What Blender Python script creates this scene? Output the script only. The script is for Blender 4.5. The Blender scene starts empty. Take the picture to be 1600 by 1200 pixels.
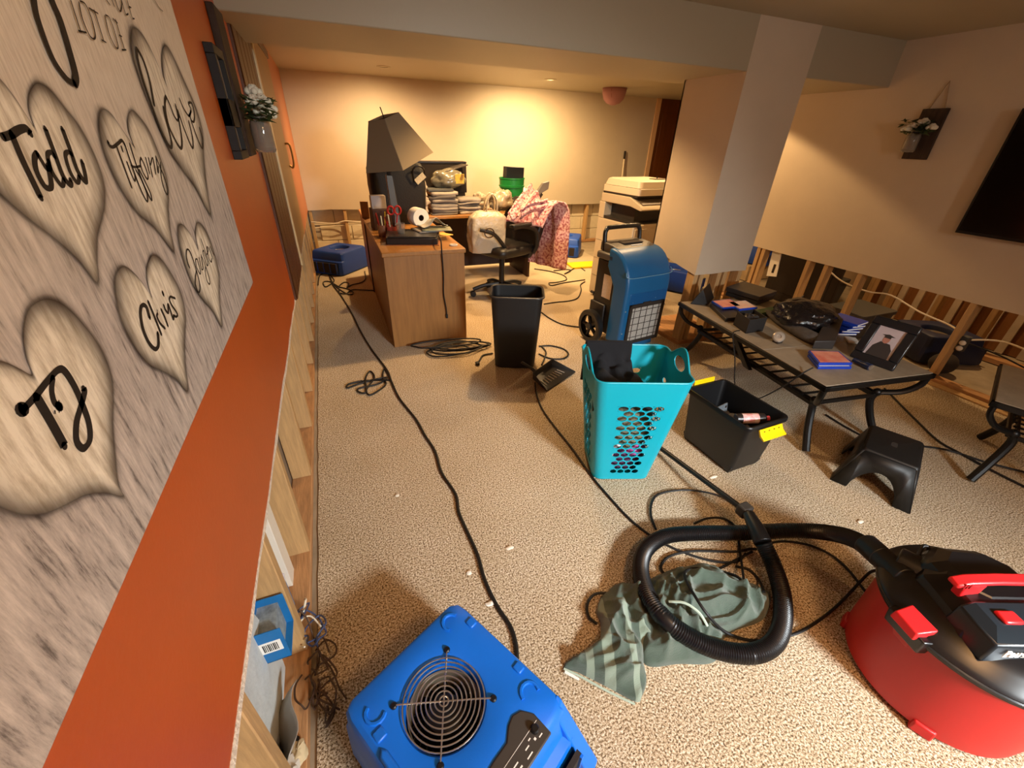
import bpy, bmesh, math, random
from mathutils import Vector, Matrix, noise

# ------------------------------------------------------------------ camera, world, lights, exposure
scn = bpy.context.scene
COL = scn.collection
PI = math.pi


def lin(h):
    h = h.lstrip('#')
    c = [int(h[i:i + 2], 16) / 255 for i in (0, 2, 4)]
    return tuple(x / 12.92 if x <= .04045 else ((x + .055) / 1.055) ** 2.4 for x in c)


CAM_YAW, CAM_PITCH, CAM_ROLL, FPX = math.radians(22.8025), math.radians(30.563), math.radians(1.9153), 647.53
CAM_Z = 1.6
_f = Vector((math.sin(CAM_YAW) * math.cos(CAM_PITCH), math.cos(CAM_YAW) * math.cos(CAM_PITCH), -math.sin(CAM_PITCH)))
_r = Vector((math.cos(CAM_YAW), -math.sin(CAM_YAW), 0))
_u = _r.cross(_f)
_r2 = _r * math.cos(CAM_ROLL) + _u * math.sin(CAM_ROLL)
_u2 = _u * math.cos(CAM_ROLL) - _r * math.sin(CAM_ROLL)
cd = bpy.data.cameras.new('camera')
cd.sensor_fit = 'HORIZONTAL'
cd.sensor_width = 36
cd.lens = FPX / 1600 * 36
cd.clip_start = .02
cam = bpy.data.objects.new('camera', cd)
COL.objects.link(cam)
cam.matrix_world = Matrix(((_r2.x, _u2.x, -_f.x, 0), (_r2.y, _u2.y, -_f.y, 0), (_r2.z, _u2.z, -_f.z, CAM_Z), (0, 0, 0, 1)))
scn.camera = cam

wd = bpy.data.worlds.new('world')
scn.world = wd
wd.use_nodes = True
wd.node_tree.nodes['Background'].inputs[0].default_value = (.9, .95, 1, 1)
wd.node_tree.nodes['Background'].inputs[1].default_value = .15

scn.view_settings.view_transform = 'Standard'
scn.view_settings.look = 'None'
scn.view_settings.gamma = 1
scn.view_settings.use_curve_mapping = False
scn.view_settings.exposure = 0.05


def add_light(name, kind, loc, energy, color, size=.1, rot=(0, 0, 0), size_y=None, spot=None, blend=.3, parent=None):
    l = bpy.data.lights.new(name, kind)
    l.energy = energy
    l.color = color
    if kind == 'AREA':
        l.size = size
        if size_y:
            l.shape = 'RECTANGLE'
            l.size_y = size_y
    else:
        l.shadow_soft_size = size
    if kind == 'SPOT':
        l.spot_size = spot
        l.spot_blend = blend
    o = bpy.data.objects.new(name, l)
    COL.objects.link(o)
    o.location = loc
    o.rotation_euler = rot
    return o


# daylight through the high window behind the camera, added fill beside it and overhead, warm lamps and added fill in the far ceiling behind the beam
def aim(o, target):
    o.rotation_euler = (Vector(target) - o.location).to_track_quat('-Z', 'Y').to_euler()
    return o


WIN = (1.75, -2.30, 1.95)
wl_ = aim(add_light('window_daylight', 'AREA', WIN, 44, (.90, .97, 1.0), .6, size_y=.42), (1.2, .85, .0))
wl_.data.spread = math.radians(72)
aim(add_light('window_fill', 'AREA', (1.75, -2.28, 1.95), 36, (1.0, .98, .94), .7, size_y=.5), (-.3, .6, 1.2))  # broad fill added at the window to brighten the left wall
add_light('warm_fill_light', 'AREA', (1.0, -.5, 2.28), 26, (1.0, .52, .21), .45, size_y=.45)  # warm overhead fill, added to warm the near shadows
aim(add_light('spot_lamp', 'SPOT', (2.8, 5.75, 2.245), 330, (1.0, .68, .32), .02, spot=math.radians(160), blend=.8), (2.95, 6.5, .2))
aim(add_light('spot_lamp', 'SPOT', (.80, 5.9, 2.245), 150, (1.0, .64, .29), .02, spot=math.radians(160), blend=.8), (.7, 6.4, .2))
CANS_AND_FILL = [(3.5, 3.95, 110, 128, .12), (1.5, 4.75, 130, 104, .5), (1.75, 3.75, 190, 132, .5), (5.0, 2.2, 90, 150, .8)]  # the two mid-floor entries are fill, added to brighten the floor
for x, y, e, ang, bl_ in CANS_AND_FILL:
    add_light('can_and_fill_light', 'SPOT', (x, y, 2.235), e, (1.0, .63, .29), .05, spot=math.radians(ang), blend=bl_)

# ------------------------------------------------------------------ helpers
MATS = {}


def mat(name, hexa, rough=.6, metal=0.0, var=None, bump=None, hex2=None, coat=0, spec=None, alpha=None, trans=0, stretch=None, emit=None, sheen=0):
    """procedural material: colour (optionally mixed with hex2 by noise), roughness, noise bump"""
    if name in MATS:
        return MATS[name]
    m = bpy.data.materials.new(name)
    m.use_nodes = True
    nt = m.node_tree
    b = nt.nodes['Principled BSDF']
    c = lin(hexa)
    b.inputs['Base Color'].default_value = (*c, 1)
    b.inputs['Roughness'].default_value = rough
    b.inputs['Metallic'].default_value = metal
    if coat:
        b.inputs['Coat Weight'].default_value = coat
    if spec is not None:
        b.inputs['Specular IOR Level'].default_value = spec
    if trans:
        b.inputs['Transmission Weight'].default_value = trans
    if alpha is not None:
        b.inputs['Alpha'].default_value = alpha
    if sheen:
        b.inputs['Sheen Weight'].default_value = sheen
    if emit:
        b.inputs['Emission Color'].default_value = (*c, 1)
        b.inputs['Emission Strength'].default_value = emit
    tc = mp = None
    if var or bump:
        tc = nt.nodes.new('ShaderNodeTexCoord')
        mp = nt.nodes.new('ShaderNodeMapping')
        nt.links.new(tc.outputs['Object'], mp.inputs[0])
        if stretch:
            mp.inputs['Scale'].default_value = stretch
    if var:
        sc, amt = var[:2]
        n = nt.nodes.new('ShaderNodeTexNoise')
        n.inputs['Scale'].default_value = sc
        n.inputs['Detail'].default_value = 6
        n.inputs['Roughness'].default_value = .65
        nt.links.new(mp.outputs[0], n.inputs['Vector'])
        rp = nt.nodes.new('ShaderNodeValToRGB')
        c2 = lin(hex2) if hex2 else tuple(x * (1 - amt) for x in c)
        c1 = c if hex2 else tuple(min(1, x * (1 + amt * .6)) for x in c)
        rp.color_ramp.elements[0].position = var[2] if len(var) > 2 else .3
        rp.color_ramp.elements[1].position = var[3] if len(var) > 3 else .7
        rp.color_ramp.elements[0].color = (*c2, 1)
        rp.color_ramp.elements[1].color = (*c1, 1)
        nt.links.new(n.outputs['Fac'], rp.inputs[0])
        nt.links.new(rp.outputs[0], b.inputs['Base Color'])
    if bump:
        n = nt.nodes.new('ShaderNodeTexNoise')
        n.inputs['Scale'].default_value = bump[0]
        n.inputs['Detail'].default_value = 5
        nt.links.new(mp.outputs[0], n.inputs['Vector'])
        bp = nt.nodes.new('ShaderNodeBump')
        bp.inputs['Strength'].default_value = bump[1]
        bp.inputs['Distance'].default_value = bump[2] if len(bump) > 2 else .01
        nt.links.new(n.outputs['Fac'], bp.inputs['Height'])
        nt.links.new(bp.outputs[0], b.inputs['Normal'])
    MATS[name] = m
    return m


def cat_rom(pts, k=6, closed=False):
    pts = [Vector(p) for p in pts]
    n = len(pts)
    out = []
    rng = range(n if closed else n - 1)
    for i in rng:
        if closed:
            p0, p1, p2, p3 = pts[(i - 1) % n], pts[i], pts[(i + 1) % n], pts[(i + 2) % n]
        else:
            p0, p1, p2, p3 = pts[max(i - 1, 0)], pts[i], pts[i + 1], pts[min(i + 2, n - 1)]
        for j in range(k):
            t = j / k
            out.append(.5 * ((2 * p1) + (p2 - p0) * t + (2 * p0 - 5 * p1 + 4 * p2 - p3) * t * t + (3 * p1 - p0 - 3 * p2 + p3) * t ** 3))
    if not closed:
        out.append(pts[-1])
    return out


class MB:
    """collects geometry; build() links it as ONE mesh object"""

    def __init__(s, M=None):
        s.v, s.f, s.fm = [], [], []
        s.M = M
        s.mi = 0

    def add(s, vs, fs):
        b = len(s.v)
        for p in vs:
            p = Vector(p)
            s.v.append(s.M @ p if s.M else p)
        for f in fs:
            s.f.append([b + i for i in f])
            s.fm.append(s.mi)
        return s

    def hexa(s, p):
        return s.add(p, [(0, 3, 2, 1), (4, 5, 6, 7), (0, 1, 5, 4), (1, 2, 6, 5), (2, 3, 7, 6), (3, 0, 4, 7)])

    def box(s, x0, x1, y0, y1, z0, z1):
        return s.hexa([(x0, y0, z0), (x1, y0, z0), (x1, y1, z0), (x0, y1, z0), (x0, y0, z1), (x1, y0, z1), (x1, y1, z1), (x0, y1, z1)])

    def loft(s, rings, caps=True, close=False):
        n = len(rings[0])
        vs = [p for r in rings for p in r]
        fs = []
        m = len(rings)
        for i in range(m if close else m - 1):
            for j in range(n):
                a, b = i * n + j, i * n + (j + 1) % n
                c, d = ((i + 1) % m) * n + (j + 1) % n, ((i + 1) % m) * n + j
                fs.append((a, b, c, d))
        if caps and not close:
            fs.append(tuple(range(n - 1, -1, -1)))
            fs.append(tuple((m - 1) * n + j for j in range(n)))
        return s.add(vs, fs)

    def prism(s, poly, a, b, axis='z'):
        def pt(u, w, h):
            return {'z': (u, w, h), 'y': (u, h, w), 'x': (h, u, w)}[axis]
        return s.loft([[pt(u, w, a) for u, w in poly], [pt(u, w, b) for u, w in poly]])

    def ring(s, c, d, r, n, up=None, r2=None):
        d = Vector(d).normalized()
        ref = up or (Vector((0, 0, 1)) if abs(d.z) < .95 else Vector((1, 0, 0)))
        a = d.cross(ref).normalized()
        b = d.cross(a)
        r2 = r2 or r
        c = Vector(c)
        return [c + a * (r * math.cos(2 * PI * i / n)) + b * (r2 * math.sin(2 * PI * i / n)) for i in range(n)]

    def cyl(s, p0, p1, r0, r1=None, n=16, caps=True):
        r1 = r0 if r1 is None else r1
        d = Vector(p1) - Vector(p0)
        return s.loft([s.ring(p0, d, r0, n), s.ring(p1, d, r1, n)], caps)

    def tube(s, pts, r, n=8, smooth=0, closed=False, rs=None, flat=None):
        pts = [Vector(p) for p in pts]
        if smooth:
            if rs:
                rr = cat_rom([(x, 0, 0) for x in rs], smooth, closed)
                rs = [v.x for v in rr]
            pts = cat_rom(pts, smooth, closed)
        m = len(pts)
        rings = []
        prev = None
        for i, p in enumerate(pts):
            if closed:
                d = pts[(i + 1) % m] - pts[i - 1]
            else:
                d = pts[min(i + 1, m - 1)] - pts[max(i - 1, 0)]
            if d.length < 1e-9:
                d = Vector((0, 0, 1))
            d.normalize()
            if prev is None:
                ref = Vector((0, 0, 1)) if abs(d.z) < .9 else Vector((1, 0, 0))
                a = d.cross(ref).normalized()
            else:
                a = prev - d * prev.dot(d)
                if a.length < 1e-6:
                    a = d.cross(Vector((.3, .5, .8)))
                a.normalize()
            prev = a
            b = d.cross(a)
            q = rs[i] if rs else r
            f2 = flat if flat else 1
            rings.append([p + a * (q * math.cos(2 * PI * k / n)) + b * (q * f2 * math.sin(2 * PI * k / n)) for k in range(n)])
        return s.loft(rings, not closed, closed)

    def lathe(s, prof, c=(0, 0, 0), n=32, caps=True, axis=None):
        c = Vector(c)
        rings = []
        for r, z in prof:
            rings.append([c + Vector((max(r, 1e-4) * math.cos(2 * PI * i / n), max(r, 1e-4) * math.sin(2 * PI * i / n), z)) for i in range(n)])
        if axis is not None:
            q = Vector((0, 0, 1)).rotation_difference(Vector(axis).normalized())
            rings = [[c + q @ (p - c) for p in r] for r in rings]
        return s.loft(rings, caps)

    def grid(s, fn, nu, nv, wrap=False):
        vs = [fn(i / (nu if wrap else nu - 1), j / (nv - 1)) for j in range(nv) for i in range(nu)]
        fs = []
        for j in range(nv - 1):
            for i in range(nu if wrap else nu - 1):
                a, b = j * nu + i, j * nu + (i + 1) % nu
                fs.append((a, b, b + nu, a + nu))
        return s.add(vs, fs)

    def ball(s, c, r, nu=14, nv=9):
        if not hasattr(r, '__len__'):
            r = (r, r, r)
        c = Vector(c)
        return s.grid(lambda u, v: c + Vector((r[0] * math.cos(2 * PI * u) * math.sin(PI * (v * .998 + .001)), r[1] * math.sin(2 * PI * u) * math.sin(PI * (v * .998 + .001)), -r[2] * math.cos(PI * v))), nu, nv, True)

    def poly(s, pts):
        return s.add(pts, [tuple(range(len(pts)))])

    def build(s, name, m, parent=None, smooth=35, bevel=0, seg=2, loc=None, solid=0, sub=0, kind=None, label=None, recalc=True):
        me = bpy.data.meshes.new(name)
        off = Vector((0, 0, 0))
        p = parent
        while p is not None:
            off += Vector(p.location)
            p = p.parent
        if loc is not None:
            off += Vector(loc)
        me.from_pydata([v - off for v in s.v], [], s.f)
        ms = m if isinstance(m, (list, tuple)) else [m]
        for q in ms:
            me.materials.append(q)
        if len(ms) > 1:
            for i, pl in enumerate(me.polygons):
                pl.material_index = s.fm[i]
        if recalc:
            bm = bmesh.new()
            bm.from_mesh(me)
            bmesh.ops.recalc_face_normals(bm, faces=bm.faces)
            bm.to_mesh(me)
            bm.free()
        if smooth:
            for pl in me.polygons:
                pl.use_smooth = True
            if smooth < 180:
                me.set_sharp_from_angle(angle=math.radians(smooth))
        o = bpy.data.objects.new(name, me)
        COL.objects.link(o)
        if parent is not None:
            o.parent = parent
        if loc is not None:
            o.location = loc
        if solid:
            md = o.modifiers.new('solid', 'SOLIDIFY')
            md.thickness = solid
            md.offset = 0
        if sub:
            md = o.modifiers.new('sub', 'SUBSURF')
            md.levels = md.render_levels = sub
        if bevel:
            md = o.modifiers.new('bevel', 'BEVEL')
            md.width = bevel
            md.segments = seg
            md.limit_method = 'ANGLE'
            md.angle_limit = math.radians(40)
        if kind:
            o['kind'] = kind
        if label:
            o['label'] = label
        return o


def tag(o, label, cat, group=None, kind=None):
    o['label'] = label
    o['category'] = cat
    if group:
        o['group'] = group
    if kind:
        o['kind'] = kind
    return o


def thing(name, label, cat, loc=(0, 0, 0), group=None, rz=0):
    o = bpy.data.objects.new(name, None)
    o.empty_display_size = .05
    COL.objects.link(o)
    o.location = loc
    o.rotation_euler = (0, 0, rz)
    return tag(o, label, cat, group)


def struct(o):
    o['kind'] = 'structure'
    return o


def share(o, name, parent, loc=None, rot=None, scale=None):
    """another object on the same mesh data"""
    c = o.copy()
    c.name = name
    COL.objects.link(c)
    c.parent = parent
    if loc is not None:
        c.location = loc
    if rot is not None:
        c.rotation_euler = rot
    if scale is not None:
        c.scale = scale
    return c


def copy_tree(o, parent=None):
    c = o.copy()
    COL.objects.link(c)
    c.parent = parent
    for ch in [k for k in bpy.data.objects if k.parent == o]:
        copy_tree(ch, c)
    return c


def rrect(w, d, r, n=5, cx=0, cy=0):
    """rounded rectangle outline, ccw"""
    out = []
    for sx, sy, a0 in ((1, 1, 0), (-1, 1, PI / 2), (-1, -1, PI), (1, -1, 1.5 * PI)):
        for i in range(n):
            a = a0 + PI / 2 * i / (n - 1)
            out.append((cx + sx * (w / 2 - r) + r * math.cos(a), cy + sy * (d / 2 - r) + r * math.sin(a)))
    return out


def XF(loc, rz=0, rx=0, ry=0):
    return Matrix.Translation(Vector(loc)) @ Matrix.Rotation(rz, 4, 'Z') @ Matrix.Rotation(ry, 4, 'Y') @ Matrix.Rotation(rx, 4, 'X')


rnd = random.Random(7)

# ------------------------------------------------------------------ setting
XL, XR, YB, YR = -.32, 4.29, 6.86, -2.4      # left wall, TV wall, far wall, wall behind the camera
ZC, ZB, ZF, YBM, CUT = 2.333, 2.04, 2.255, 2.65, .655
M_beige = mat('paint_beige', '#cdbda6', .5, var=(3, .04), bump=(60, .05))
M_orange = mat('paint_orange', '#bf5516', .42, var=(2.5, .08), bump=(70, .05))
M_salmon = mat('paint_salmon', '#c07a55', .5)
M_ceil = mat('paint_ceiling', '#aca28a', .45, bump=(45, .06))
M_gyp = mat('gypsum', '#e6d8c6', .9, var=(60, .25), bump=(120, .6))
M_stud = mat('stud_wood', '#c09a68', .7, var=(7, .22), bump=(20, .15), stretch=(9, 9, .8))
M_plate = mat('plate_wood', '#b98a5c', .8, var=(8, .3), bump=(25, .3), stretch=(6, .8, 6))
M_conc = mat('concrete', '#a3927a', .8, var=(5, .25), bump=(30, .25))
M_back = mat('cavity_board', '#8a7660', .9, var=(6, .3))
M_block = mat('block_paint', '#e0d2b6', .75, var=(12, .08), bump=(90, .25))
M_mortar = mat('mortar', '#b9ab94', .9)
M_panelwood = mat('panel_wood', '#5a3418', .45, var=(5, .35), stretch=(10, 10, .7))
M_door = mat('door_tan', '#a8814f', .45, var=(6, .12), stretch=(8, 8, .6))
M_darkwood = mat('door_dark_wood', '#6b3a14', .4, var=(4, .3), stretch=(8, 8, .6))
M_white = mat('white_paint', '#e9e2d4', .5)
M_dark = mat('dark_void', '#2a211a', .9)
M_wirew = mat('white_cable', '#e8dcc4', .5)


def carpet_material():
    m = bpy.data.materials.new('carpet_speckle')
    m.use_nodes = True
    nt = m.node_tree
    b = nt.nodes['Principled BSDF']
    b.inputs['Roughness'].default_value = .95
    b.inputs['Specular IOR Level'].default_value = .15
    tc = nt.nodes.new('ShaderNodeTexCoord')
    n1 = nt.nodes.new('ShaderNodeTexNoise')
    n1.inputs['Scale'].default_value = 150
    n1.inputs['Detail'].default_value = 2
    n1.inputs['Roughness'].default_value = .75
    nt.links.new(tc.outputs['Object'], n1.inputs['Vector'])
    rp = nt.nodes.new('ShaderNodeValToRGB')
    e = rp.color_ramp.elements
    e[0].position, e[0].color = .34, (*lin('#4d3f32'), 1)
    e[1].position, e[1].color = .66, (*lin('#f0e8dc'), 1)
    for p, c in ((.43, '#957e61'), (.50, '#c4b093'), (.57, '#dfcfb3')):
        k = e.new(p)
        k.color = (*lin(c), 1)
    nt.links.new(n1.outputs['Fac'], rp.inputs[0])
    n2 = nt.nodes.new('ShaderNodeTexNoise')
    n2.inputs['Scale'].default_value = 2.2
    n2.inputs['Detail'].default_value = 4
    nt.links.new(tc.outputs['Object'], n2.inputs['Vector'])
    r2 = nt.nodes.new('ShaderNodeValToRGB')
    r2.color_ramp.elements[0].position, r2.color_ramp.elements[0].color = .3, (.88, .85, .80, 1)
    r2.color_ramp.elements[1].position, r2.color_ramp.elements[1].color = .65, (1, 1, 1, 1)
    nt.links.new(n2.outputs['Fac'], r2.inputs[0])
    mx = nt.nodes.new('ShaderNodeMixRGB')
    mx.blend_type = 'MULTIPLY'
    mx.inputs[0].default_value = 1
    nt.links.new(rp.outputs[0], mx.inputs[1])
    nt.links.new(r2.outputs[0], mx.inputs[2])
    nt.links.new(mx.outputs[0], b.inputs['Base Color'])
    bp = nt.nodes.new('ShaderNodeBump')
    bp.inputs['Strength'].default_value = .8
    bp.inputs['Distance'].default_value = .006
    nt.links.new(n1.outputs['Fac'], bp.inputs['Height'])
    nt.links.new(bp.outputs[0], b.inputs['Normal'])
    return m


M_carpet = carpet_material()

# floor slab and carpet
floor = struct(MB().box(-.6, 7.0, YR - .1, YB + .3, -.12, -.008).build('floor', M_conc, smooth=0))
cp = MB()
edge = []
yy = YR
while yy < YB - .12:
    edge.append((XL + .012 + rnd.uniform(-.004, .004), yy))
    yy += .09
outline = [(XR - .06, YR), (XR - .06, 2.5), (3.5, 3.1), (3.9, YB - .12)] + edge[::-1]
cp.prism(outline, -.008, 0)
cp.build('carpet', M_carpet, floor, smooth=0)


def studs_for(parent, poslist, axis, wx, depth, top=.72, w=.041):
    """one vertical stud per position; shares a mesh"""
    first = None
    for i, (x, y) in enumerate(poslist):
        if first is None:
            mb = MB()
            sx, sy = (depth, w) if axis == 'y' else (w, depth)
            mb.box(-sx / 2, sx / 2, -sy / 2, sy / 2, .04, top)
            first = mb.build('stud', M_stud, parent, bevel=.003, seg=1)
            first.location = (x, y, 0)
        else:
            share(first, 'stud', parent, (x, y, 0))
    return first


# ---- left wall
def jag(a, b, step, base, amp):
    out = []
    t = a
    while t < b:
        out.append((t, base + rnd.uniform(-amp, amp)))
        t += step * rnd.uniform(.6, 1.4)
    out.append((b, base))
    return out


lo = jag(YR, 2.92, .12, CUT, .006) + jag(2.95, YB, .25, CUT, .004)
wall_left = struct(MB().prism(lo + [(YB, ZF + .2), (YR, ZF + .2)], XL - .013, XL, 'x').build('wall_left', M_orange, smooth=0))
mb = MB()
r_ = []
for y, z in lo:
    k = rnd.uniform(.003, .013)
    r_.append([(XL - .014, y, z - .003), (XL + .0012 + k * .3, y, z - .003), (XL + .0012, y, z + k + .002), (XL - .014, y, z + k + .002)])
mb.loft(r_)
mb.build('cut_edge', M_gyp, wall_left, smooth=0, label='ragged white gypsum edge of the cut drywall')
MB().box(XL - .105, XL - .01, YR, YB, 0, .04).build('base_plate', M_plate, wall_left, bevel=.003, seg=1)
MB().box(XL - .13, XL - .108, YR, YB, -.005, ZC).build('back_board', M_back, wall_left)
studs_for(wall_left, [(XL - .058, y + .02) for y in (-1.7, -1.2, -.75, -.3, .13, .54, .97, 1.40, 1.90, 2.36, 2.80, 3.24, 3.68, 4.12, 4.56, 5.0, 5.45, 5.9, 6.35, 6.75)], 'y', 0, .092)
# wood panelling, slab door and salmon end of the left wall
t = struct(MB().box(XL, XL + .012, 2.92, 3.76, CUT + .004, ZB + .2).build('trim_1', M_panelwood))
for i in range(5):
    MB().box(XL + .012, XL + .018, 2.93 + i * .166, 2.93 + i * .166 + .15, CUT + .004, ZB + .2).build('plank', M_panelwood, t, bevel=.003, seg=1)
t = struct(MB().box(XL, XL + .012, 3.775, 5.1, CUT + .03, 2.16).build('door_1', M_door, bevel=.004))
MB().box(XL, XL + .03, 3.74, 3.775, CUT + .02, 2.2).build('door_edge_strip', mat('strip_brass', '#e8cfa0', .3, .3), t, bevel=.004)
MB().box(XL, XL + .02, 3.775, 5.2, 2.16, 2.22).build('head_casing', M_panelwood, t, bevel=.004)
MB().tube([(XL + .01, 5.0, 1.50), (XL + .05, 5.0, 1.49), (XL + .055, 5.0, 1.36), (XL + .04, 5.0, 1.30), (XL + .012, 5.0, 1.32)], .009, 8, 4).build('door_handle', mat('brass', '#b58a4a', .35, .9), t)
struct(MB().box(XL, XL + .006, 5.12, YB, CUT, ZF).build('trim_2', M_salmon))

# ---- far wall: drywall above, painted block behind studs below
lo = jag(XL, 5.33, .3, CUT, .006)
wall_back = struct(MB().prism(lo + [(5.33, ZF + .2), (XL, ZF + .2)], YB, YB + .013, 'y').build('wall_back', M_beige, smooth=0))
MB().box(XL - .1, 5.6, YB + .013, YB + .10, 0, .04).build('base_plate', M_plate, wall_back, bevel=.003, seg=1)
studs_for(wall_back, [(x, YB + .06) for x in (-.29, .17, .66, 1.1, 1.55, 2.0, 2.45, 2.9, 3.35, 3.80, 4.24, 4.7, 5.1)], 'x', 0, .09)
mbk = MB().box(XL - .1, 6.9, YB + .14, YB + .3, -.01, 2.4)
mbk.build('mortar_wall', M_mortar, wall_back, smooth=0)
blk = None
for c in range(4):
    for i in range(13):
        x = XL - .1 + (i + (.5 if c % 2 else 0)) * .44
        if blk is None:
            blk = MB().box(0, .428, 0, .03, 0, .206).build('block', M_block, wall_back, bevel=.004, seg=1)
            blk.location = (x, YB + .122, .003)
        else:
            share(blk, 'block', wall_back, (x, YB + .122, .003 + c * .216))
MB().tube([(XL + .02, YB + .02, .50), (.0, YB + .01, .47), (.15, YB + .005, .50), (.4, YB + .01, .48), (.7, YB + .01, .50)], .008, 6, 5).build('cable', M_wirew, wall_back)
MB().tube([(XL + .02, YB + .10, .40), (.0, YB + .09, .42), (.3, YB + .005, .44), (.5, YB + .1, .40), (.9, YB + .1, .42)], .008, 6, 5).build('cable', M_wirew, wall_back)
struct(MB().box(5.33, 5.42, YB - .02, YB + .02, 0, ZF).build('trim_3', mat('casing_cream', '#e2b98c', .45), bevel=.004))
t = struct(MB().box(5.42, 6.9, YB + .0, YB + .04, 0, ZF).build('door_2', M_darkwood, bevel=.004))
for x0 in (5.5, 5.95):
    MB().box(x0, x0 + .36, YB - .008, YB + .002, .2, 1.05).build('door_panel', M_darkwood, t, bevel=.006)
    MB().box(x0, x0 + .36, YB - .008, YB + .002, 1.15, 2.05).build('door_panel', M_darkwood, t, bevel=.006)

# ---- TV wall on the right
lo = jag(YR, 3.75, .25, CUT, .003)
wall_right = struct(MB().prism(lo + [(3.75, ZC + .1), (YR, ZC + .1)], XR, XR + .013, 'x').build('wall_right', M_beige, smooth=0))
MB().box(XR - .003, XR + .092, YR, 3.75, -.008, .036).build('base_plate', M_plate, wall_right, bevel=.003, seg=1)
MB().box(XR - .075, XR - .006, YR, 3.75, -.008, .012).build('tack_strip', M_stud, wall_right, bevel=.002, seg=1)
studs_for(wall_right, [(XR + .05, y) for y in (3.70, 3.33, 3.27, 2.75, 2.57, 2.26, 1.45, 1.0, .55, .1, -.4)], 'y', 0, .09)
MB().box(XR + .10, XR + .113, YR, 3.75, CUT, ZC).build('back_drywall', M_beige, wall_right, smooth=0)

# ---- column and beam
CX0, CX1, CY1 = 2.757, 3.335, 3.245
col = struct(MB().prism([(YBM + .0125, CUT), (2.95, CUT + .045), (CY1, CUT + .115), (CY1, ZB + .02), (YBM + .0125, ZB + .02)], CX0, CX0 + .013, 'x').build('wall_column', M_beige, smooth=0))
MB().prism([(CX0, CUT), (2.95, CUT - .004), (3.15, CUT + .004), (CX1, CUT - .003), (CX1, ZC), (CX0, ZC)], YBM - .0005, YBM + .012, 'y').build('front_panel', M_beige, col, smooth=0)
MB().prism([(YBM + .0125, CUT), (CY1, CUT + .03), (CY1, ZB + .02), (YBM + .0125, ZB + .02)], CX1 - .013, CX1, 'x').build('side_panel', M_beige, col, smooth=0)
MB().box(CX0, CX1, CY1 - .013, CY1, CUT + .1, ZB + .02).build('rear_panel', M_beige, col, smooth=0)
MB().box(CX0 + .012, CX1 - .01, YBM + .012, CY1 - .01, -.008, .036).build('base_plate', M_plate, col, bevel=.003, seg=1)
studs_for(col, [(CX0 + .036, YBM + .06), (CX0 + .10, YBM + .06), (CX0 + .30, YBM + .06), (CX0 + .37, YBM + .06), (CX1 - .036, YBM + .06), (CX0 + .036, CY1 - .06), (CX1 - .036, CY1 - .06)], 'x', 0, .09, top=.80, w=.045)

ceiling = struct(MB().box(-.6, XR + .2, YR - .1, YBM + .02, ZC, ZC + .1).build('ceiling', M_ceil, smooth=0))
MB().box(-.6, XR + .013, YBM, 3.45, ZB, ZC + .02).build('beam', M_ceil, ceiling, bevel=.006, seg=2)
MB().box(-.6, 7.0, 3.45, YB + .3, ZF, ZF + .1).build('far_ceiling', M_ceil, ceiling, smooth=0)
MB().box(XR + .113, 7.0, YR, 3.45, 2.3, 2.4).build('side_ceiling', M_ceil, ceiling, smooth=0)

# ---- walls that close the place: behind the camera and the side room beyond the TV wall
struct(MB().box(-.6, 7.0, YR - .12, YR, 0, 2.5).build('wall_rear', M_beige, smooth=0))
win = struct(MB().box(1.40, 2.10, YR, YR + .012, 1.70, 2.20).build('window_1', mat('window_glass', '#dfe8ee', .05, emit=1.5), smooth=0))
for x0, x1, z0, z1 in ((1.34, 2.16, 2.20, 2.26), (1.34, 2.16, 1.64, 1.70), (1.34, 1.40, 1.70, 2.20), (2.10, 2.16, 1.70, 2.20), (1.735, 1.765, 1.70, 2.20)):
    MB().box(x0, x1, YR, YR + .05, z0, z1).build('window_frame', M_white, win, bevel=.004)
MB().lathe([(.001, 2.285), (.25, 2.285), (.26, 2.30), (.26, ZC), (.001, ZC)], (1.0, -.5, 0), 32).build('fill_light_housing', M_white, ceiling)  # made-up fixture around the added overhead fill
for x, y in ((3.5, 3.95), (1.5, 4.75), (1.75, 3.75), (2.8, 5.75), (.8, 5.9)):  # rings also surround the added mid-floor fill lights
    MB().lathe([(.055, ZF - .004), (.075, ZF - .004), (.078, ZF), (.055, ZF)], (x, y, 0), 24, False).build('can_and_fill_ring', M_ceil, ceiling)
wall_side = struct(MB().box(6.4, 6.5, YR, YB, 0, 2.4).build('wall_side', mat('paint_tan', '#8d7458', .7), smooth=0))

# ------------------------------------------------------------------ near things on the carpet
M_black = mat('black_plastic', '#0e0e10', .45)
M_blackm = mat('black_metal', '#121113', .38, .3)
M_rubber = mat('black_rubber', '#0d0d0f', .4)
M_cord = mat('cord_black', '#0d0a08', .6)
M_blue = mat('blower_blue', '#0f6fe0', .38, var=(5, .05), bump=(200, .03))
M_bluedk = mat('blower_blue_dark', '#123e96', .5, var=(6, .12))
M_chrome = mat('guard_wire', '#d8cdbf', .3, .9)
M_darkgrey = mat('dark_grey_plastic', '#3b3733', .5)
M_red = mat('vac_red', '#b81a1a', .45, bump=(220, .02))
M_redbright = mat('vac_red_bright', '#e0262a', .35)
M_lid = mat('vac_lid', '#141213', .33)
M_letter = mat('white_print', '#f2f0ea', .5)


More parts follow.
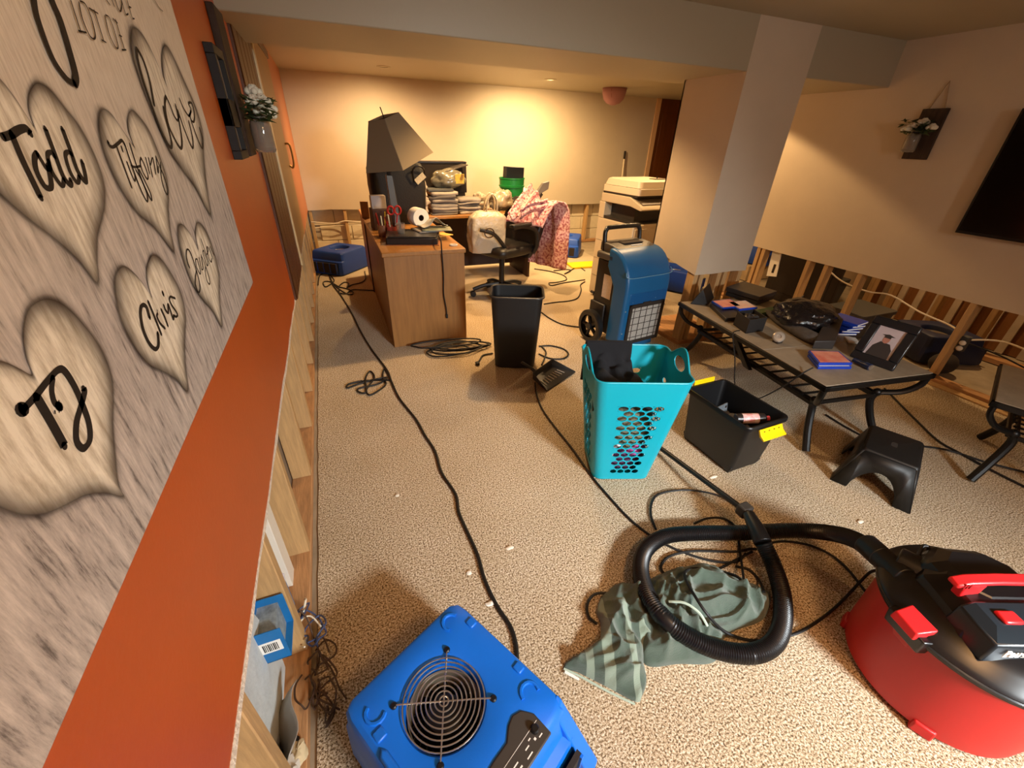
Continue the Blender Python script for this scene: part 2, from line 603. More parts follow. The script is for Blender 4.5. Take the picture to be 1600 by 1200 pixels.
def make_blower(label, detail=True, blue=None, group=None):
    """low air mover: rounded body, round inlet with a wire guard on top, control panel and outlet at the front"""
    blue = blue or M_blue
    t = thing('air_mover', label, 'air mover', group=group)
    N = 64
    CXg, CYg = -.026, .004

    def rect_ring(x0, x1, y0, y1, r, z):
        cx, cy = (x0 + x1) / 2, (y0 + y1) / 2
        ol = rrect(x1 - x0, y1 - y0, r, 6, cx, cy)
        # resample by angle about the grille centre
        out = []
        for i in range(N):
            a = 2 * PI * i / N
            d = Vector((math.cos(a), math.sin(a)))
            best = None
            for k in range(len(ol)):
                p, q = Vector(ol[k]) - Vector((CXg, CYg)), Vector(ol[(k + 1) % len(ol)]) - Vector((CXg, CYg))
                e = q - p
                den = d.x * e.y - d.y * e.x
                if abs(den) < 1e-9:
                    continue
                tt = (p.x * e.y - p.y * e.x) / den
                ss = (p.x * d.y - p.y * d.x) / den
                if tt > 0 and -1e-6 <= ss <= 1 + 1e-6 and (best is None or tt < best):
                    best = tt
            out.append((CXg + d.x * best, CYg + d.y * best, z))
        return out

    def circ(r, z):
        return [(CXg + r * math.cos(2 * PI * i / N), CYg + r * math.sin(2 * PI * i / N), z) for i in range(N)]
    mb = MB()
    rings = [circ(.104, .13), circ(.110, .232), circ(.118, .246), circ(.128, .2495), rect_ring(-.205, .185, -.235, .19, .03, .25), rect_ring(-.216, .197, -.247, .202, .035, .244), rect_ring(-.224, .204, -.258, .209, .04, .23),
             rect_ring(-.228, .208, -.275, .214, .04, .16), rect_ring(-.232, .212, -.30, .22, .04, .15), rect_ring(-.238, .22, -.33, .228, .045, .04), rect_ring(-.235, .217, -.33, .225, .045, .012)]
    mb.loft(rings, False)
    mb.poly(rings[-1])
    mb.build('housing', blue, t, smooth=28)
    if detail:
        # molded finger grips and ribs on the top
        for gx, gy, a0 in ((.135, .155, 2.0), (.15, -.16, 1.2), (-.165, .125, -2.6), (-.15, -.2, -1.8)):
            MB().tube([(gx + .026 * math.cos(a0 + k * .45), gy + .026 * math.sin(a0 + k * .45), .2495) for k in range(-4, 5)], .006, 6).build('finger_grip', blue, t)
        for x0, y0, x1, y1 in ((.165, .09, .19, .12), (.165, -.11, .19, -.08), (-.2, .06, -.17, .09)):
            MB().box(min(x0, x1), max(x0, x1), min(y0, y1), max(y0, y1), .246, .255).build('molded_rib', blue, t, bevel=.004)
        MB().prism([(-.214, -.21), (-.19, -.21), (-.19, .03), (-.2, .05), (-.214, .03)], .243, .258).build('side_ridge', blue, t, bevel=.006)
        # corner fin beside the outlet
        MB().loft([[(.15, -.235, .245), (.2, -.215, .247), (.2, -.235, .242), (.16, -.25, .238)], [(.17, -.33, .03), (.235, -.30, .03), (.235, -.37, .01), (.18, -.38, .01)]]).build('corner_fin', blue, t, bevel=.005)
    # inside: steel throat, black impeller
    MB().lathe([(.100, .02), (.101, .2), (.104, .205)], (CXg, CYg, 0), 40, False).build('inlet_throat', mat('throat_metal', '#b9ad96', .3, .7), t)
    im = MB().lathe([(.001, .10), (.055, .10), (.062, .15), (.05, .185), (.02, .19), (.001, .19)], (CXg, CYg, 0), 28)
    for k in range(22):
        a = 2 * PI * k / 22
        c, s_ = math.cos(a), math.sin(a)
        a2 = a + .25
        im.hexa([(CXg + .07 * c, CYg + .07 * s_, .05), (CXg + .098 * math.cos(a2), CYg + .098 * math.sin(a2), .05), (CXg + .098 * math.cos(a2 + .03), CYg + .098 * math.sin(a2 + .03), .05), (CXg + .07 * math.cos(a + .03), CYg + .07 * math.sin(a + .03), .05),
                 (CXg + .07 * c, CYg + .07 * s_, .15), (CXg + .098 * math.cos(a2), CYg + .098 * math.sin(a2), .15), (CXg + .098 * math.cos(a2 + .03), CYg + .098 * math.sin(a2 + .03), .15), (CXg + .07 * math.cos(a + .03), CYg + .07 * math.sin(a + .03), .15)])
    im.build('impeller', M_black, t)
    MB().lathe([(.001, .025), (.1, .025), (.1, .03), (.001, .03)], (CXg, CYg, 0), 28).build('fan_floor', M_dark, t)
    if detail:
        g = MB()
        for a in (PI / 4, 3 * PI / 4):
            g.tube([(CXg + .135 * math.cos(a), CYg + .135 * math.sin(a), .2535), (CXg + .1 * math.cos(a), CYg + .1 * math.sin(a), .256), (CXg - .1 * math.cos(a), CYg - .1 * math.sin(a), .256), (CXg - .135 * math.cos(a), CYg - .135 * math.sin(a), .2535)], .0022, 6)
        g = g.build('fan_guard', M_chrome, t)
        for r in (.0125, .025, .0375, .05, .0625, .075, .0875, .1, .1125):
            MB().tube([(CXg + r * math.cos(2 * PI * k / 48), CYg + r * math.sin(2 * PI * k / 48), .257 - (r / .1125) ** 6 * .003) for k in range(48)], .0021, 6, closed=True).build('guard_ring', M_chrome, g)
        for k in range(4):
            a = PI / 4 + k * PI / 2
            MB().lathe([(.001, 0), (.0095, 0), (.0095, .004), (.006, .008), (.001, .008)], (CXg + .137 * math.cos(a), CYg + .137 * math.sin(a), .249), 12).build('screw', M_black, t)
        # control panel
        cpnl = MB().prism([(-.075, -.19), (-.055, -.222), (-.05, -.262), (.115, -.262), (.118, -.20), (.10, -.168), (.075, -.158), (.05, -.165), (.02, -.185), (-.03, -.185)], .246, .254).build('control_panel', M_darkgrey, t, bevel=.004)
        MB().box(-.045, .11, -.2155, -.2145, .2542, .2546).build('panel_line', M_letter, cpnl, smooth=0)
        mk = MB()
        for k, (x, y, w, h) in enumerate(((.04, -.235, .014, .003), (.06, -.228, .008, .003), (.072, -.24, .006, .006), (.03, -.25, .02, .003), (.085, -.245, .012, .003), (-.01, -.235, .02, .003), (.0, -.248, .012, .004))):
            mk.box(x, x + w, y, y + h, .2542, .2546)
        mk.build('panel_print', M_letter, cpnl, smooth=0)
        MB().lathe([(.001, .25), (.011, .25), (.011, .26), (.008, .264), (.001, .264)], (.09, -.225, .003), 16).build('switch', M_black, cpnl)
    outl = MB().box(-.19, .17, -.335, -.32, .03, .14).build('outlet', M_dark, t)
    for k in range(5):
        MB().box(-.19 + k * .0875, -.18 + k * .0875, -.342, -.334, .03, .14).build('outlet_slat', blue, outl)
    return t


bl = make_blower('bright blue air mover with round wire guard, nearest the camera')
bl.location = (.087, .566, 0)
bl.rotation_euler = (0, 0, math.radians(27.5))


# ---- wet/dry vacuum
VM = XF((1.69, .13, 0), math.radians(-22))
vac = thing('shop_vacuum', 'red and black wet dry vacuum standing on the carpet at lower right', 'vacuum cleaner', (1.69, .13, 0))
mb = MB(VM)
mb.lathe([(.235, .012), (.243, .02), (.247, .06), (.247, .10), (.249, .30), (.251, .335)], n=56)
drum = mb.build('drum', M_red, vac)
for a in (-2.35, -.8, .8, 2.35):
    MB(VM @ Matrix.Rotation(a, 4, 'Z')).hexa([(.235, -.03, .004), (.256, -.028, .004), (.256, .028, .004), (.235, .03, .004), (.235, -.03, .05), (.254, -.026, .045), (.254, .026, .045), (.235, .03, .05)]).build('caster_bracket', M_red, drum, bevel=.005)
mb = MB(VM)
mb.lathe([(.251, .325), (.266, .328), (.268, .352), (.258, .366), (.235, .376), (.225, .386), (.19, .40), (.12, .412), (.001, .415)], n=56)
mb.build('lid', M_lid, vac)
MB(VM).lathe([(.2665, .336), (.2715, .34), (.2715, .346), (.2665, .35)], n=56, caps=False).build('lid_rim', mat('lid_edge', '#23262a', .25), vac)
# motor head: faceted hood, higher dome behind, block front
hood = MB(VM)
P0 = [(-.19, -.09), (-.13, -.145), (.13, -.145), (.19, -.09), (.19, .07), (.12, .15), (-.08, .17), (-.17, .10)]


def sc(p, k, dy=0):
    return [(x * k, y * k + dy) for x, y in p]


hood.loft([[(x, y, .385) for x, y in P0], [(x, y, .425) for x, y in sc(P0, .93)], [(x, y, .462) for x, y in sc(P0, .70)], [(x, y, .47) for x, y in sc(P0, .5)]])
hood.build('motor_head', M_lid, vac, bevel=.006, smooth=20)
MB(VM).loft([[(x, y + .02, .40) for x, y in sc(P0, .80, .04)], [(x, y + .02, .448) for x, y in sc(P0, .72, .04)], [(x, y + .02, .474) for x, y in sc(P0, .5, .04)]]).build('rear_hood', M_lid, vac, bevel=.012, smooth=20)
fb = MB(VM).loft([[(-.185, -.15, .385), (.125, -.15, .385), (.125, -.03, .385), (-.185, -.03, .385)], [(-.172, -.145, .455), (.118, -.145, .455), (.118, -.03, .458), (-.172, -.03, .458)], [(-.14, -.10, .475), (.095, -.10, .475), (.095, -.03, .48), (-.14, -.03, .48)]]).build('front_housing', mat('vac_front', '#1e252b', .28), vac, bevel=.006, smooth=20)
MB(VM).box(-.115, -.06, -.098, -.06, .473, .487).build('power_button', M_redbright, vac, bevel=.006)
# grip
mb = MB(VM)
prof = [(-.175, .492), (-.14, .505), (-.05, .512), (.05, .512), (.14, .505), (.175, .492)]
mb.loft([[(x, -.004, z), (x, .030, z), (x, .030, z + .016), (x, -.004, z + .016)] for x, z in prof])
hd = mb.build('handle', M_redbright, vac, bevel=.005)
for x in (-.12, .10):
    MB(VM).hexa([(x - .02, .0, .44), (x + .03, .0, .44), (x + .03, .026, .44), (x - .02, .026, .44), (x - .028, -.002, .508), (x + .034, -.002, .508), (x + .034, .028, .508), (x - .028, .028, .508)]).build('handle_post', M_redbright, hd, bevel=.004)
for k in range(3):
    MB(VM).box(-.16 + k * .009, -.156 + k * .009, -.0055, .0, .497, .515).build('grip_groove', mat('groove_red', '#8f1214', .5), hd)
# latches with black keepers
for a in (PI + .12, .12):
    L = VM @ Matrix.Rotation(a, 4, 'Z')
    MB(L).hexa([(.245, -.06, .30), (.275, -.055, .30), (.275, .055, .30), (.245, .06, .30), (.25, -.062, .36), (.285, -.058, .362), (.285, .058, .362), (.25, .062, .36)]).build('latch_keeper', M_lid, vac, bevel=.005)
    MB(L).hexa([(.24, -.042, .36), (.296, -.038, .345), (.296, .04, .345), (.24, .042, .36), (.232, -.042, .388), (.292, -.036, .374), (.292, .036, .374), (.232, .042, .388)]).build('latch', M_redbright, vac, bevel=.004)
    MB(L).hexa([(.245, -.022, .27), (.258, -.022, .27), (.258, .022, .27), (.245, .022, .27), (.245, -.03, .305), (.268, -.03, .305), (.268, .03, .305), (.245, .03, .305)]).build('keeper_rib', M_red, drum, bevel=.003)
# hose port
pa = math.radians(128)
pd = Vector((math.cos(pa), math.sin(pa), 0))
mb = MB(VM)
mb.cyl(pd * .12 + Vector((0, 0, .375)), pd * .235 + Vector((0, 0, .372)), .058, .05, 20)
mb.build('hose_port', M_lid, vac, bevel=.004)
MB(VM).tube([pd * .19 + Vector((.03, .03, .41)), pd * .19 + Vector((.045, .045, .435)), pd * .19 + Vector((.06, .04, .435)), pd * .19 + Vector((.06, .03, .41))], .006, 8, 4).build('port_clip', M_lid, vac)


def text_mesh(txt, size, matn, M, parent, name, extrude=.0008, shear=0, bold=0, space=1):
    cu = bpy.data.curves.new(name, 'FONT')
    cu.body = txt
    cu.size = size
    cu.extrude = extrude
    cu.shear = shear
    cu.offset = bold
    cu.space_character = space
    tmp = bpy.data.objects.new(name, cu)
    COL.objects.link(tmp)
    dg = bpy.context.evaluated_depsgraph_get()
    me = bpy.data.meshes.new_from_object(tmp.evaluated_get(dg))
    bpy.data.objects.remove(tmp)
    mb = MB(M)
    mb.add([v.co.copy() for v in me.vertices], [tuple(p.vertices) for p in me.polygons])
    bpy.data.meshes.remove(me)
    return mb.build(name, matn, parent, smooth=0, recalc=False)


tm = VM @ Matrix.Translation((-.143, -.1515, .417)) @ Matrix.Rotation(math.radians(83), 4, 'X')
text_mesh('Bauer', .032, M_letter, tm, fb, 'lettering', shear=.25, bold=.0012)

# ---- corrugated hose, cuff and wand
hp = [(1.597,0.341,0.36),(1.617,0.385,0.35),(1.722,0.508,0.26),(1.756,0.612,0.17),(1.698,0.707,0.1),(1.519,0.797,0.06),(1.327,0.874,0.05),(1.174,0.912,0.05),(1.046,0.886,0.05),(0.952,0.805,0.06),(0.89,0.687,0.09),(0.886,0.581,0.1),(0.952,0.496,0.07),(1.035,0.435,0.05),(1.125,0.391,0.05),(1.221,0.387,0.05),(1.321,0.428,0.05),(1.416,0.508,0.06),(1.481,0.607,0.08),(1.49,0.689,0.13)]
sm = cat_rom(hp, 24)
# even spacing, then ridges
lens = [0]
for a, b in zip(sm, sm[1:]):
    lens.append(lens[-1] + (b - a).length)
tot = lens[-1]
step = .0042
pts, rs = [], []
j = 0
nst = int(tot / step)
for i in range(nst + 1):
    d = i * step
    while j < len(lens) - 2 and lens[j + 1] < d:
        j += 1
    f = (d - lens[j]) / max(1e-9, lens[j + 1] - lens[j])
    pts.append(sm[j].lerp(sm[j + 1], min(1, f)))
    rs.append(.0345 if i % 2 else .0315)
hose = thing('vacuum_hose', 'black corrugated vacuum hose looped over the green towel', 'hose', (1.3, .6, 0))
MB().tube(pts, .034, 14, rs=rs).build('hose_body', M_rubber, hose, smooth=60)
e0, e1 = Vector(hp[0]), Vector(hp[1])
dd = (e0 - e1).normalized()
MB().tube([e1 - dd * .02, e1 + dd * .03, e0 + dd * .05], .04, 16).build('port_cuff', M_black, hose, bevel=.003)
MB().tube([e1 - dd * .075, e1 - dd * .0], .041, 16).build('cuff_ring', M_black, hose, bevel=.003)
wq = [(1.49,0.689,0.13),(1.509,0.741,0.145),(1.553,0.822,0.14),(1.566,0.856,0.13),(1.589,0.915,0.1),(1.578,1.401,0.05),(1.571,1.627,0.03)]
wq = [Vector(p) for p in wq]
MB().tube(wq[:3], .036, 16, rs=[.037, .034, .026]).build('hose_cuff', M_black, hose, bevel=.002)
MB(Matrix.Translation(wq[3])).box(-.03, .03, -.025, .025, -.03, .03).build('coupling', M_darkgrey, hose, bevel=.01, seg=3)
MB().tube([wq[3], wq[5], wq[6]], .0135, 12).build('wand', M_black, hose)

# ---- green striped bath towel
M_towel = mat('towel_green', '#4a5d50', .95, var=(30, .18), bump=(420, .9, .006), sheen=.4)
M_tstripe = mat('towel_stripe', '#8b9d8b', .8, bump=(300, .3, .004))
M_them = mat('towel_hem', '#aebfae', .85)


def heap(mb, outline, centre, hmax, seed, fold, nr=26, na=120, stripe=None, stripe_rng=None):
    c = Vector(centre)
    ol = cat_rom([Vector(p) for p in outline], 10, True)
    m = len(ol)
    prof = []
    vs, fs, mids = [], [], []
    for j in range(nr + 1):
        t = j / nr
        for i in range(na):
            k = i / na * m
            p = ol[int(k) % m].lerp(ol[(int(k) + 1) % m], k - int(k))
            q = c.lerp(p, t)
            e = 1 - t
            dome = (1 - t ** 3.0) ** .8
            n1 = noise.noise(Vector((q.x * fold * .6, q.y * fold * .6, seed)))
            w1 = noise.noise(Vector((q.x * 4, q.y * 4, seed + 2))) * 2.2
            w2 = noise.noise(Vector((q.x * 5 + 7, q.y * 5, seed + 5))) * 2.0
            f1 = (1 - abs(math.sin(q.x * 17 + q.y * 23 + w1 * 2.4))) ** 1.4
            f2 = (1 - abs(math.sin(q.x * 31 - q.y * 19 + w2 * 2.6 + seed))) ** 1.6
            f3 = (1 - abs(math.sin(q.x * 9 - q.y * 34 + w1 * 3))) ** 2
            n3 = noise.noise(Vector((q.x * 60, q.y * 60, seed)))
            h = dome * hmax * (.34 + .30 * n1 + .42 * f1 + .34 * f2 + .22 * f3 + .03 * n3) + .012 * (1 if t < 1 else 0)
            if t == 1:
                h = .001
            vs.append((q.x, q.y, max(.001, h)))
    for j in range(nr):
        for i in range(na):
            a, b = j * na + i, j * na + (i + 1) % na
            fs.append((a, b, b + na, a + na))
    b0 = len(mb.f)
    mb.add(vs, fs)
    if stripe:
        for fi in range(b0, len(mb.f)):
            ce = sum((mb.v[k] for k in mb.f[fi]), Vector()) / 4
            w = stripe(ce)
            if any(lo_ < w < hi_ for lo_, hi_ in stripe_rng):
                mb.fm[fi] = 1


tw = thing('bath_towel', 'crumpled grey green bath towel with pale stripes lying inside the hose loop', 'towel', (1.0, .6, 0))
mb = MB()
outA = [(0.797,0.799,0),(0.945,0.782,0),(1.115,0.783,0),(1.264,0.75,0),(1.348,0.652,0),(1.423,0.561,0),(1.387,0.516,0),(1.298,0.48,0),(1.173,0.488,0),(1.098,0.479,0),(1.005,0.432,0),(0.881,0.473,0),(0.77,0.511,0),(0.781,0.601,0),(0.733,0.657,0)]
heap(mb, outA, [(1.067,0.595,0)][0], .115, 2.3, 9.5, 44, 190)
mb.build('towel_heap', [M_towel, M_tstripe], tw, smooth=180)
mb = MB()
outB = [(0.78,0.796,0),(0.851,0.763,0),(0.895,0.703,0),(0.927,0.635,0),(0.929,0.582,0),(0.811,0.565,0),(0.759,0.515,0),(0.738,0.469,0),(0.696,0.438,0),(0.666,0.432,0),(0.603,0.501,0),(0.533,0.576,0),(0.491,0.614,0),(0.562,0.625,0),(0.653,0.642,0),(0.696,0.697,0),(0.709,0.746,0)]
e1_ = (Vector([(0.749,0.519,0)][0]) - Vector([(0.54,0.611,0)][0])).normalized()
o1_ = Vector([(0.54,0.611,0)][0])
heap(mb, outB, [(0.711,0.603,0)][0], .085, 8.1, 8.5, 34, 150)
M_tend = M_towel.copy()
M_tend.name = 'towel_striped'
nt = M_tend.node_tree
bs = nt.nodes['Principled BSDF']
tcn = nt.nodes.new('ShaderNodeTexCoord')
vm = nt.nodes.new('ShaderNodeVectorMath')
vm.operation = 'DOT_PRODUCT'
vm.inputs[1].default_value = e1_
nt.links.new(tcn.outputs['Object'], vm.inputs[0])
bse = (o1_ - Vector((1.0, .6, 0))).dot(e1_)
wv = nt.nodes.new('ShaderNodeMapRange')
wv.inputs['From Min'].default_value = bse
wv.inputs['From Max'].default_value = bse + .3
nt.links.new(vm.outputs['Value'], wv.inputs['Value'])
rpp = nt.nodes.new('ShaderNodeValToRGB')
rpp.color_ramp.interpolation = 'CONSTANT'
el = rpp.color_ramp.elements
el[0].color = (0, 0, 0, 1)
el[1].position, el[1].color = .93, (0, 0, 0, 1)
for pos, v_ in ((.10, 1), (.19, 0), (.30, 1), (.42, 0), (.62, 1), (.70, 0), (.80, 1)):
    q_ = el.new(pos)
    q_.color = (v_, v_, v_, 1)
nt.links.new(wv.outputs[0], rpp.inputs[0])
mxx = nt.nodes.new('ShaderNodeMixRGB')
mxx.inputs[2].default_value = (*lin('#8b9d8b'), 1)
src = bs.inputs['Base Color'].links[0].from_socket
nt.links.new(rpp.outputs[0], mxx.inputs[0])
nt.links.new(src, mxx.inputs[1])
nt.links.new(mxx.outputs[0], bs.inputs['Base Color'])
mb.build('towel_end', M_tend, tw, smooth=180)
MB().tube([(0.487,0.605,0.008),(0.527,0.566,0.008),(0.594,0.49,0.008),(0.657,0.426,0.008)], .004, 6, 4).build('towel_hem', M_them, tw)
MB().tube([(0.938,0.628,0.11),(0.978,0.594,0.13),(1.008,0.548,0.12),(1.02,0.511,0.09)], .005, 6, 4).build('towel_hem', M_them, tw)
la = [(0.492,0.601,0.012),(0.526,0.562,0.012),(0.52,0.556,0.012),(0.486,0.594,0.012)]
MB().poly([(p[0] - .004, p[1] - .004, p[2]) for p in la]).build('care_label', M_letter, tw, smooth=0, solid=.002)

# ------------------------------------------------------------------ laundry basket
M_teal = mat('basket_teal', '#0aa3b8', .4, bump=(150, .03))
BM = XF((1.28, 1.473, 0), math.radians(-20))
bk = thing('laundry_basket', 'tall turquoise plastic laundry basket full of clothes, between trash can and black tote', 'laundry basket', (1.28, 1.473, 0))
BH, BW0, BD0, BW1, BD1, BR = .655, .315, .30, .47, .42, .05


def bq(side, s, t, ins=0.0):
    """point on one flat side of the basket: s along, t up, ins inward from the outer face"""
    w = BW0 + (BW1 - BW0) * t
    d = BD0 + (BD1 - BD0) * t
    z = .012 + (BH - .012) * t
    r = BR
    hw, hd = w / 2 - r, d / 2 - r
    w, d = w - 2 * ins, d - 2 * ins
    if side == 0:
        return (-hw + 2 * hw * s, -d / 2, z)
    if side == 1:
        return (w / 2, -hd + 2 * hd * s, z)
    if side == 2:
        return (hw - 2 * hw * s, d / 2, z)
    return (-w / 2, hd - 2 * hd * s, z)


INS = .004


def bump(s):
    return .075 * max(0.0, math.sin(PI * min(1, max(0, (s - .12) / .76)))) ** 1.3


wall = MB(BM)


def patch(side, st, holes=None):
    """flat patch (list of s,t) on both faces of the wall"""
    for ins in (0, INS):
        wall.add([bq(side, s_, t_, ins) for s_, t_ in st], [tuple(range(len(st)))])


def ringpatch(side, outer, inner):
    n = len(outer)
    for ins in (0, INS):
        wall.add([bq(side, s_, t_, ins) for s_, t_ in outer + inner], [(i, (i + 1) % n, n + (i + 1) % n, n + i) for i in range(n)])
    wall.add([bq(side, s_, t_, 0) for s_, t_ in inner] + [bq(side, s_, t_, INS) for s_, t_ in inner], [(i, (i + 1) % n, n + (i + 1) % n, n + i) for i in range(n)])


for side in range(4):
    nrows = 15
    t0, t1 = .07, .79
    rh = (t1 - t0) / nrows
    s0, s1 = (.17, .86) if side == 0 else (.14, .86)
    cw = (s1 - s0) / 4

    def quad(sa, sb, ta, tb):
        patch(side, [(sa, ta), (sb, ta), (sb, tb), (sa, tb)])
    quad(0, 1, 0, t0)
    quad(0, s0, t0, t1)
    quad(s1, 1, t0, t1)
    if side in (0, 2):
        quad(0, 1, t1, 1)
    else:
        per = [(k / 16, t1) for k in range(17)] + [(1, t1 + (1 - t1) * k / 5) for k in range(1, 5)] + [(1 - k / 24, 1 + bump(1 - k / 24) / BH) for k in range(25)] + [(0, 1 - (1 - t1) * k / 5) for k in range(1, 5)]
        cs_, ct_ = .5, .995
        inn = []
        for s_, t_ in per:
            a = math.atan2((t_ - ct_) * BH, (s_ - cs_) * .32)
            inn.append((cs_ + .062 / .32 * math.cos(a), ct_ + .034 / BH * math.sin(a)))
        ringpatch(side, per, inn)
    for r in range(nrows):
        ta, tb = t0 + r * rh, t0 + (r + 1) * rh
        n = 4 if r % 2 == 0 else 3
        a0 = s0 + (0 if n == 4 else cw / 2)
        if n == 3:
            quad(s0, a0, ta, tb)
            quad(a0 + 3 * cw, s1, ta, tb)
        for k in range(n):
            sa, sb = a0 + k * cw, a0 + (k + 1) * cw
            sc_, tc_ = (sa + sb) / 2, (ta + tb) / 2
            outer, inner = [], []
            NN = 16
            for i in range(NN):
                a = 2 * PI * (i + .5) / NN
                c, q = math.cos(a), math.sin(a)
                m_ = max(abs(c), abs(q))
                outer.append((sc_ + c / m_ * cw / 2, tc_ + q / m_ * rh / 2))
                inner.append((sc_ + c * cw * .44, tc_ + q * rh * .475))
            ringpatch(side, outer, inner)
for (sx, sy, a0) in ((1, 1, 0), (-1, 1, PI / 2), (-1, -1, PI), (1, -1, 1.5 * PI)):
    for ins in (0, INS):
        def cf(u, v, sx=sx, sy=sy, a0=a0, ins=ins):
            w = BW0 + (BW1 - BW0) * v
            d = BD0 + (BD1 - BD0) * v
            a = a0 + u * PI / 2
            return (sx * (w / 2 - BR) + (BR - ins) * math.cos(a), sy * (d / 2 - BR) + (BR - ins) * math.sin(a), .012 + (BH - .012) * v)
        wall.grid(cf, 8, 6)
wall.poly([(x, y, .012) for x, y in rrect(BW0, BD0, BR, 8)])
wall.build('basket_wall', M_teal, bk, smooth=30, recalc=False)
rimp = []
for side in range(4):
    for k in range(25):
        s_ = k / 24
        p = bq(side, s_, 1, INS / 2)
        rimp.append((p[0], p[1], BH + (bump(s_) if side in (1, 3) else 0)))
        if side in (1, 3):
            q_ = bq(side, s_, 1 + bump(s_) / BH, INS / 2)
            rimp[-1] = (q_[0], q_[1], BH + bump(s_) * (BH - .012) / BH)
    sx, sy, a0 = ((1, -1, 1.5 * PI), (1, 1, 0), (-1, 1, PI / 2), (-1, -1, PI))[side]
    for k in range(1, 6):
        a = a0 + PI / 2 * k / 6
        rimp.append((sx * (BW1 / 2 - BR) + (BR - .002) * math.cos(a), sy * (BD1 / 2 - BR) + (BR - .002) * math.sin(a), BH))
MB(BM).tube(rimp, .005, 8, closed=True).build('rim', M_teal, bk)


def lump(M, c, r, seed, amp=.25, fr=9, nu=40, nv=26):
    mb = MB(M)

    def fn(u, v):
        a, b = 2 * PI * u, PI * (v * .996 + .002)
        d = Vector((math.cos(a) * math.sin(b), math.sin(a) * math.sin(b), -math.cos(b)))
        k = 1 + amp * noise.noise(d * 1.6 + Vector((seed, 0, 0))) + amp * .5 * (1 - 2 * abs(noise.noise(d * fr * .45 + Vector((0, seed, 0)))))
        return Vector(c) + Vector((d.x * r[0], d.y * r[1], d.z * r[2])) * k
    mb.grid(fn, nu, nv, True)
    return mb


M_clothblk = mat('cloth_black', '#121115', .95, var=(40, .2), bump=(250, .3))
M_clotholive = mat('cloth_olive', '#74705a', .95, var=(20, .25), bump=(200, .4))
M_clothpurple = mat('cloth_purple', '#5a2f55', .95, var=(18, .45), bump=(200, .4))
M_clothwhite = mat('cloth_white', '#d8d6dc', .95, var=(30, .15), bump=(200, .4))
M_clothgrey = mat('cloth_grey', '#6b6a6e', .95, var=(20, .3), bump=(200, .4))
tag(lump(BM, (.0, .0, .30), (.145, .135, .13), 3.1).build('folded_shirt', M_clotholive, smooth=180), 'olive grey clothes filling the middle of the turquoise laundry basket', 'clothes')
tag(lump(BM, (.0, .0, .10), (.125, .118, .095), 6.7).build('folded_shirt', M_clothpurple, smooth=180), 'purple grey clothes at the bottom of the turquoise laundry basket', 'clothes')
tag(lump(BM, (-.045, -.105, .235), (.045, .03, .03), 1.2).build('sock', M_clothwhite, smooth=180), 'white sock pressed against the front holes of the turquoise basket', 'sock')
tag(lump(BM, (-.085, -.10, .13), (.03, .028, .045), 4.2).build('sock', M_clothwhite, smooth=180), 'white cloth poking from the lower left holes of the turquoise basket', 'sock')
tag(lump(BM, (.055, -.10, .19), (.05, .035, .04), 8.4).build('shirt', mat('cloth_pink', '#c45aa8', .95, bump=(200, .4)), smooth=180), 'pink and lilac cloth behind the front holes of the turquoise basket', 'clothes')
# black garment hanging over the far left rim
gm = MB(BM)


def drape(u, v):
    x = -.205 + .25 * u
    path = [(.235, .42), (.232, .58), (.222, .668), (.205, .672), (.19, .62), (.165, .56), (.10, .545), (.02, .56), (-.08, .54), (-.15, .50)]
    k = v * (len(path) - 1)
    i = min(int(k), len(path) - 2)
    f = k - i
    y = path[i][0] * (1 - f) + path[i + 1][0] * f
    z = path[i][1] * (1 - f) + path[i + 1][1] * f
    n = noise.noise(Vector((u * 5, v * 7, 1.3)))
    if v > .45:
        z += .05 * n - .06 * abs(u - .4)
        x += .12 * (v - .45) * (u - .2)
    x = max(-.215, min(.21, x))
    return (x, y, z)


gm.grid(drape, 26, 44)
tag(gm.build('black_shirt', M_clothblk, smooth=180, solid=.012), 'black garment draped over the far rim of the turquoise basket', 'clothes')

# ------------------------------------------------------------------ black tote with yellow latches
TM = XF((1.945, 1.345, 0), math.radians(1.5))
tote = thing('storage_tote', 'open black storage tote with yellow latches next to turquoise basket', 'storage tote', (1.945, 1.345, 0))
mb = MB(TM)
rg = [[(x, y, z) for x, y in rrect(w, d, r, 5)] for w, d, r, z in ((.225, .35, .02, .012), (.24, .37, .025, .03), (.285, .42, .025, .325), (.288, .423, .025, .33), (.31, .445, .028, .332), (.312, .447, .028, .352), (.306, .441, .028, .358), (.286, .42, .025, .356), (.278, .412, .025, .32), (.228, .355, .02, .03))]
mb.loft(rg, False)
mb.poly(rg[0])
mb.poly(rg[-1])
mb.build('tub', M_black, tote, smooth=30)
for sx in (-1, 1):
    for sy in (-1, 1):
        MB(TM).hexa([(sx * .11, sy * .17, 0), (sx * .075, sy * .17, 0), (sx * .075, sy * .14, 0), (sx * .11, sy * .14, 0), (sx * .118, sy * .186, .05), (sx * .07, sy * .186, .05), (sx * .07, sy * .14, .05), (sx * .118, sy * .14, .05)]).build('foot', M_black, tote, bevel=.003)
M_yel = mat('latch_yellow', '#f2cf0a', .4)
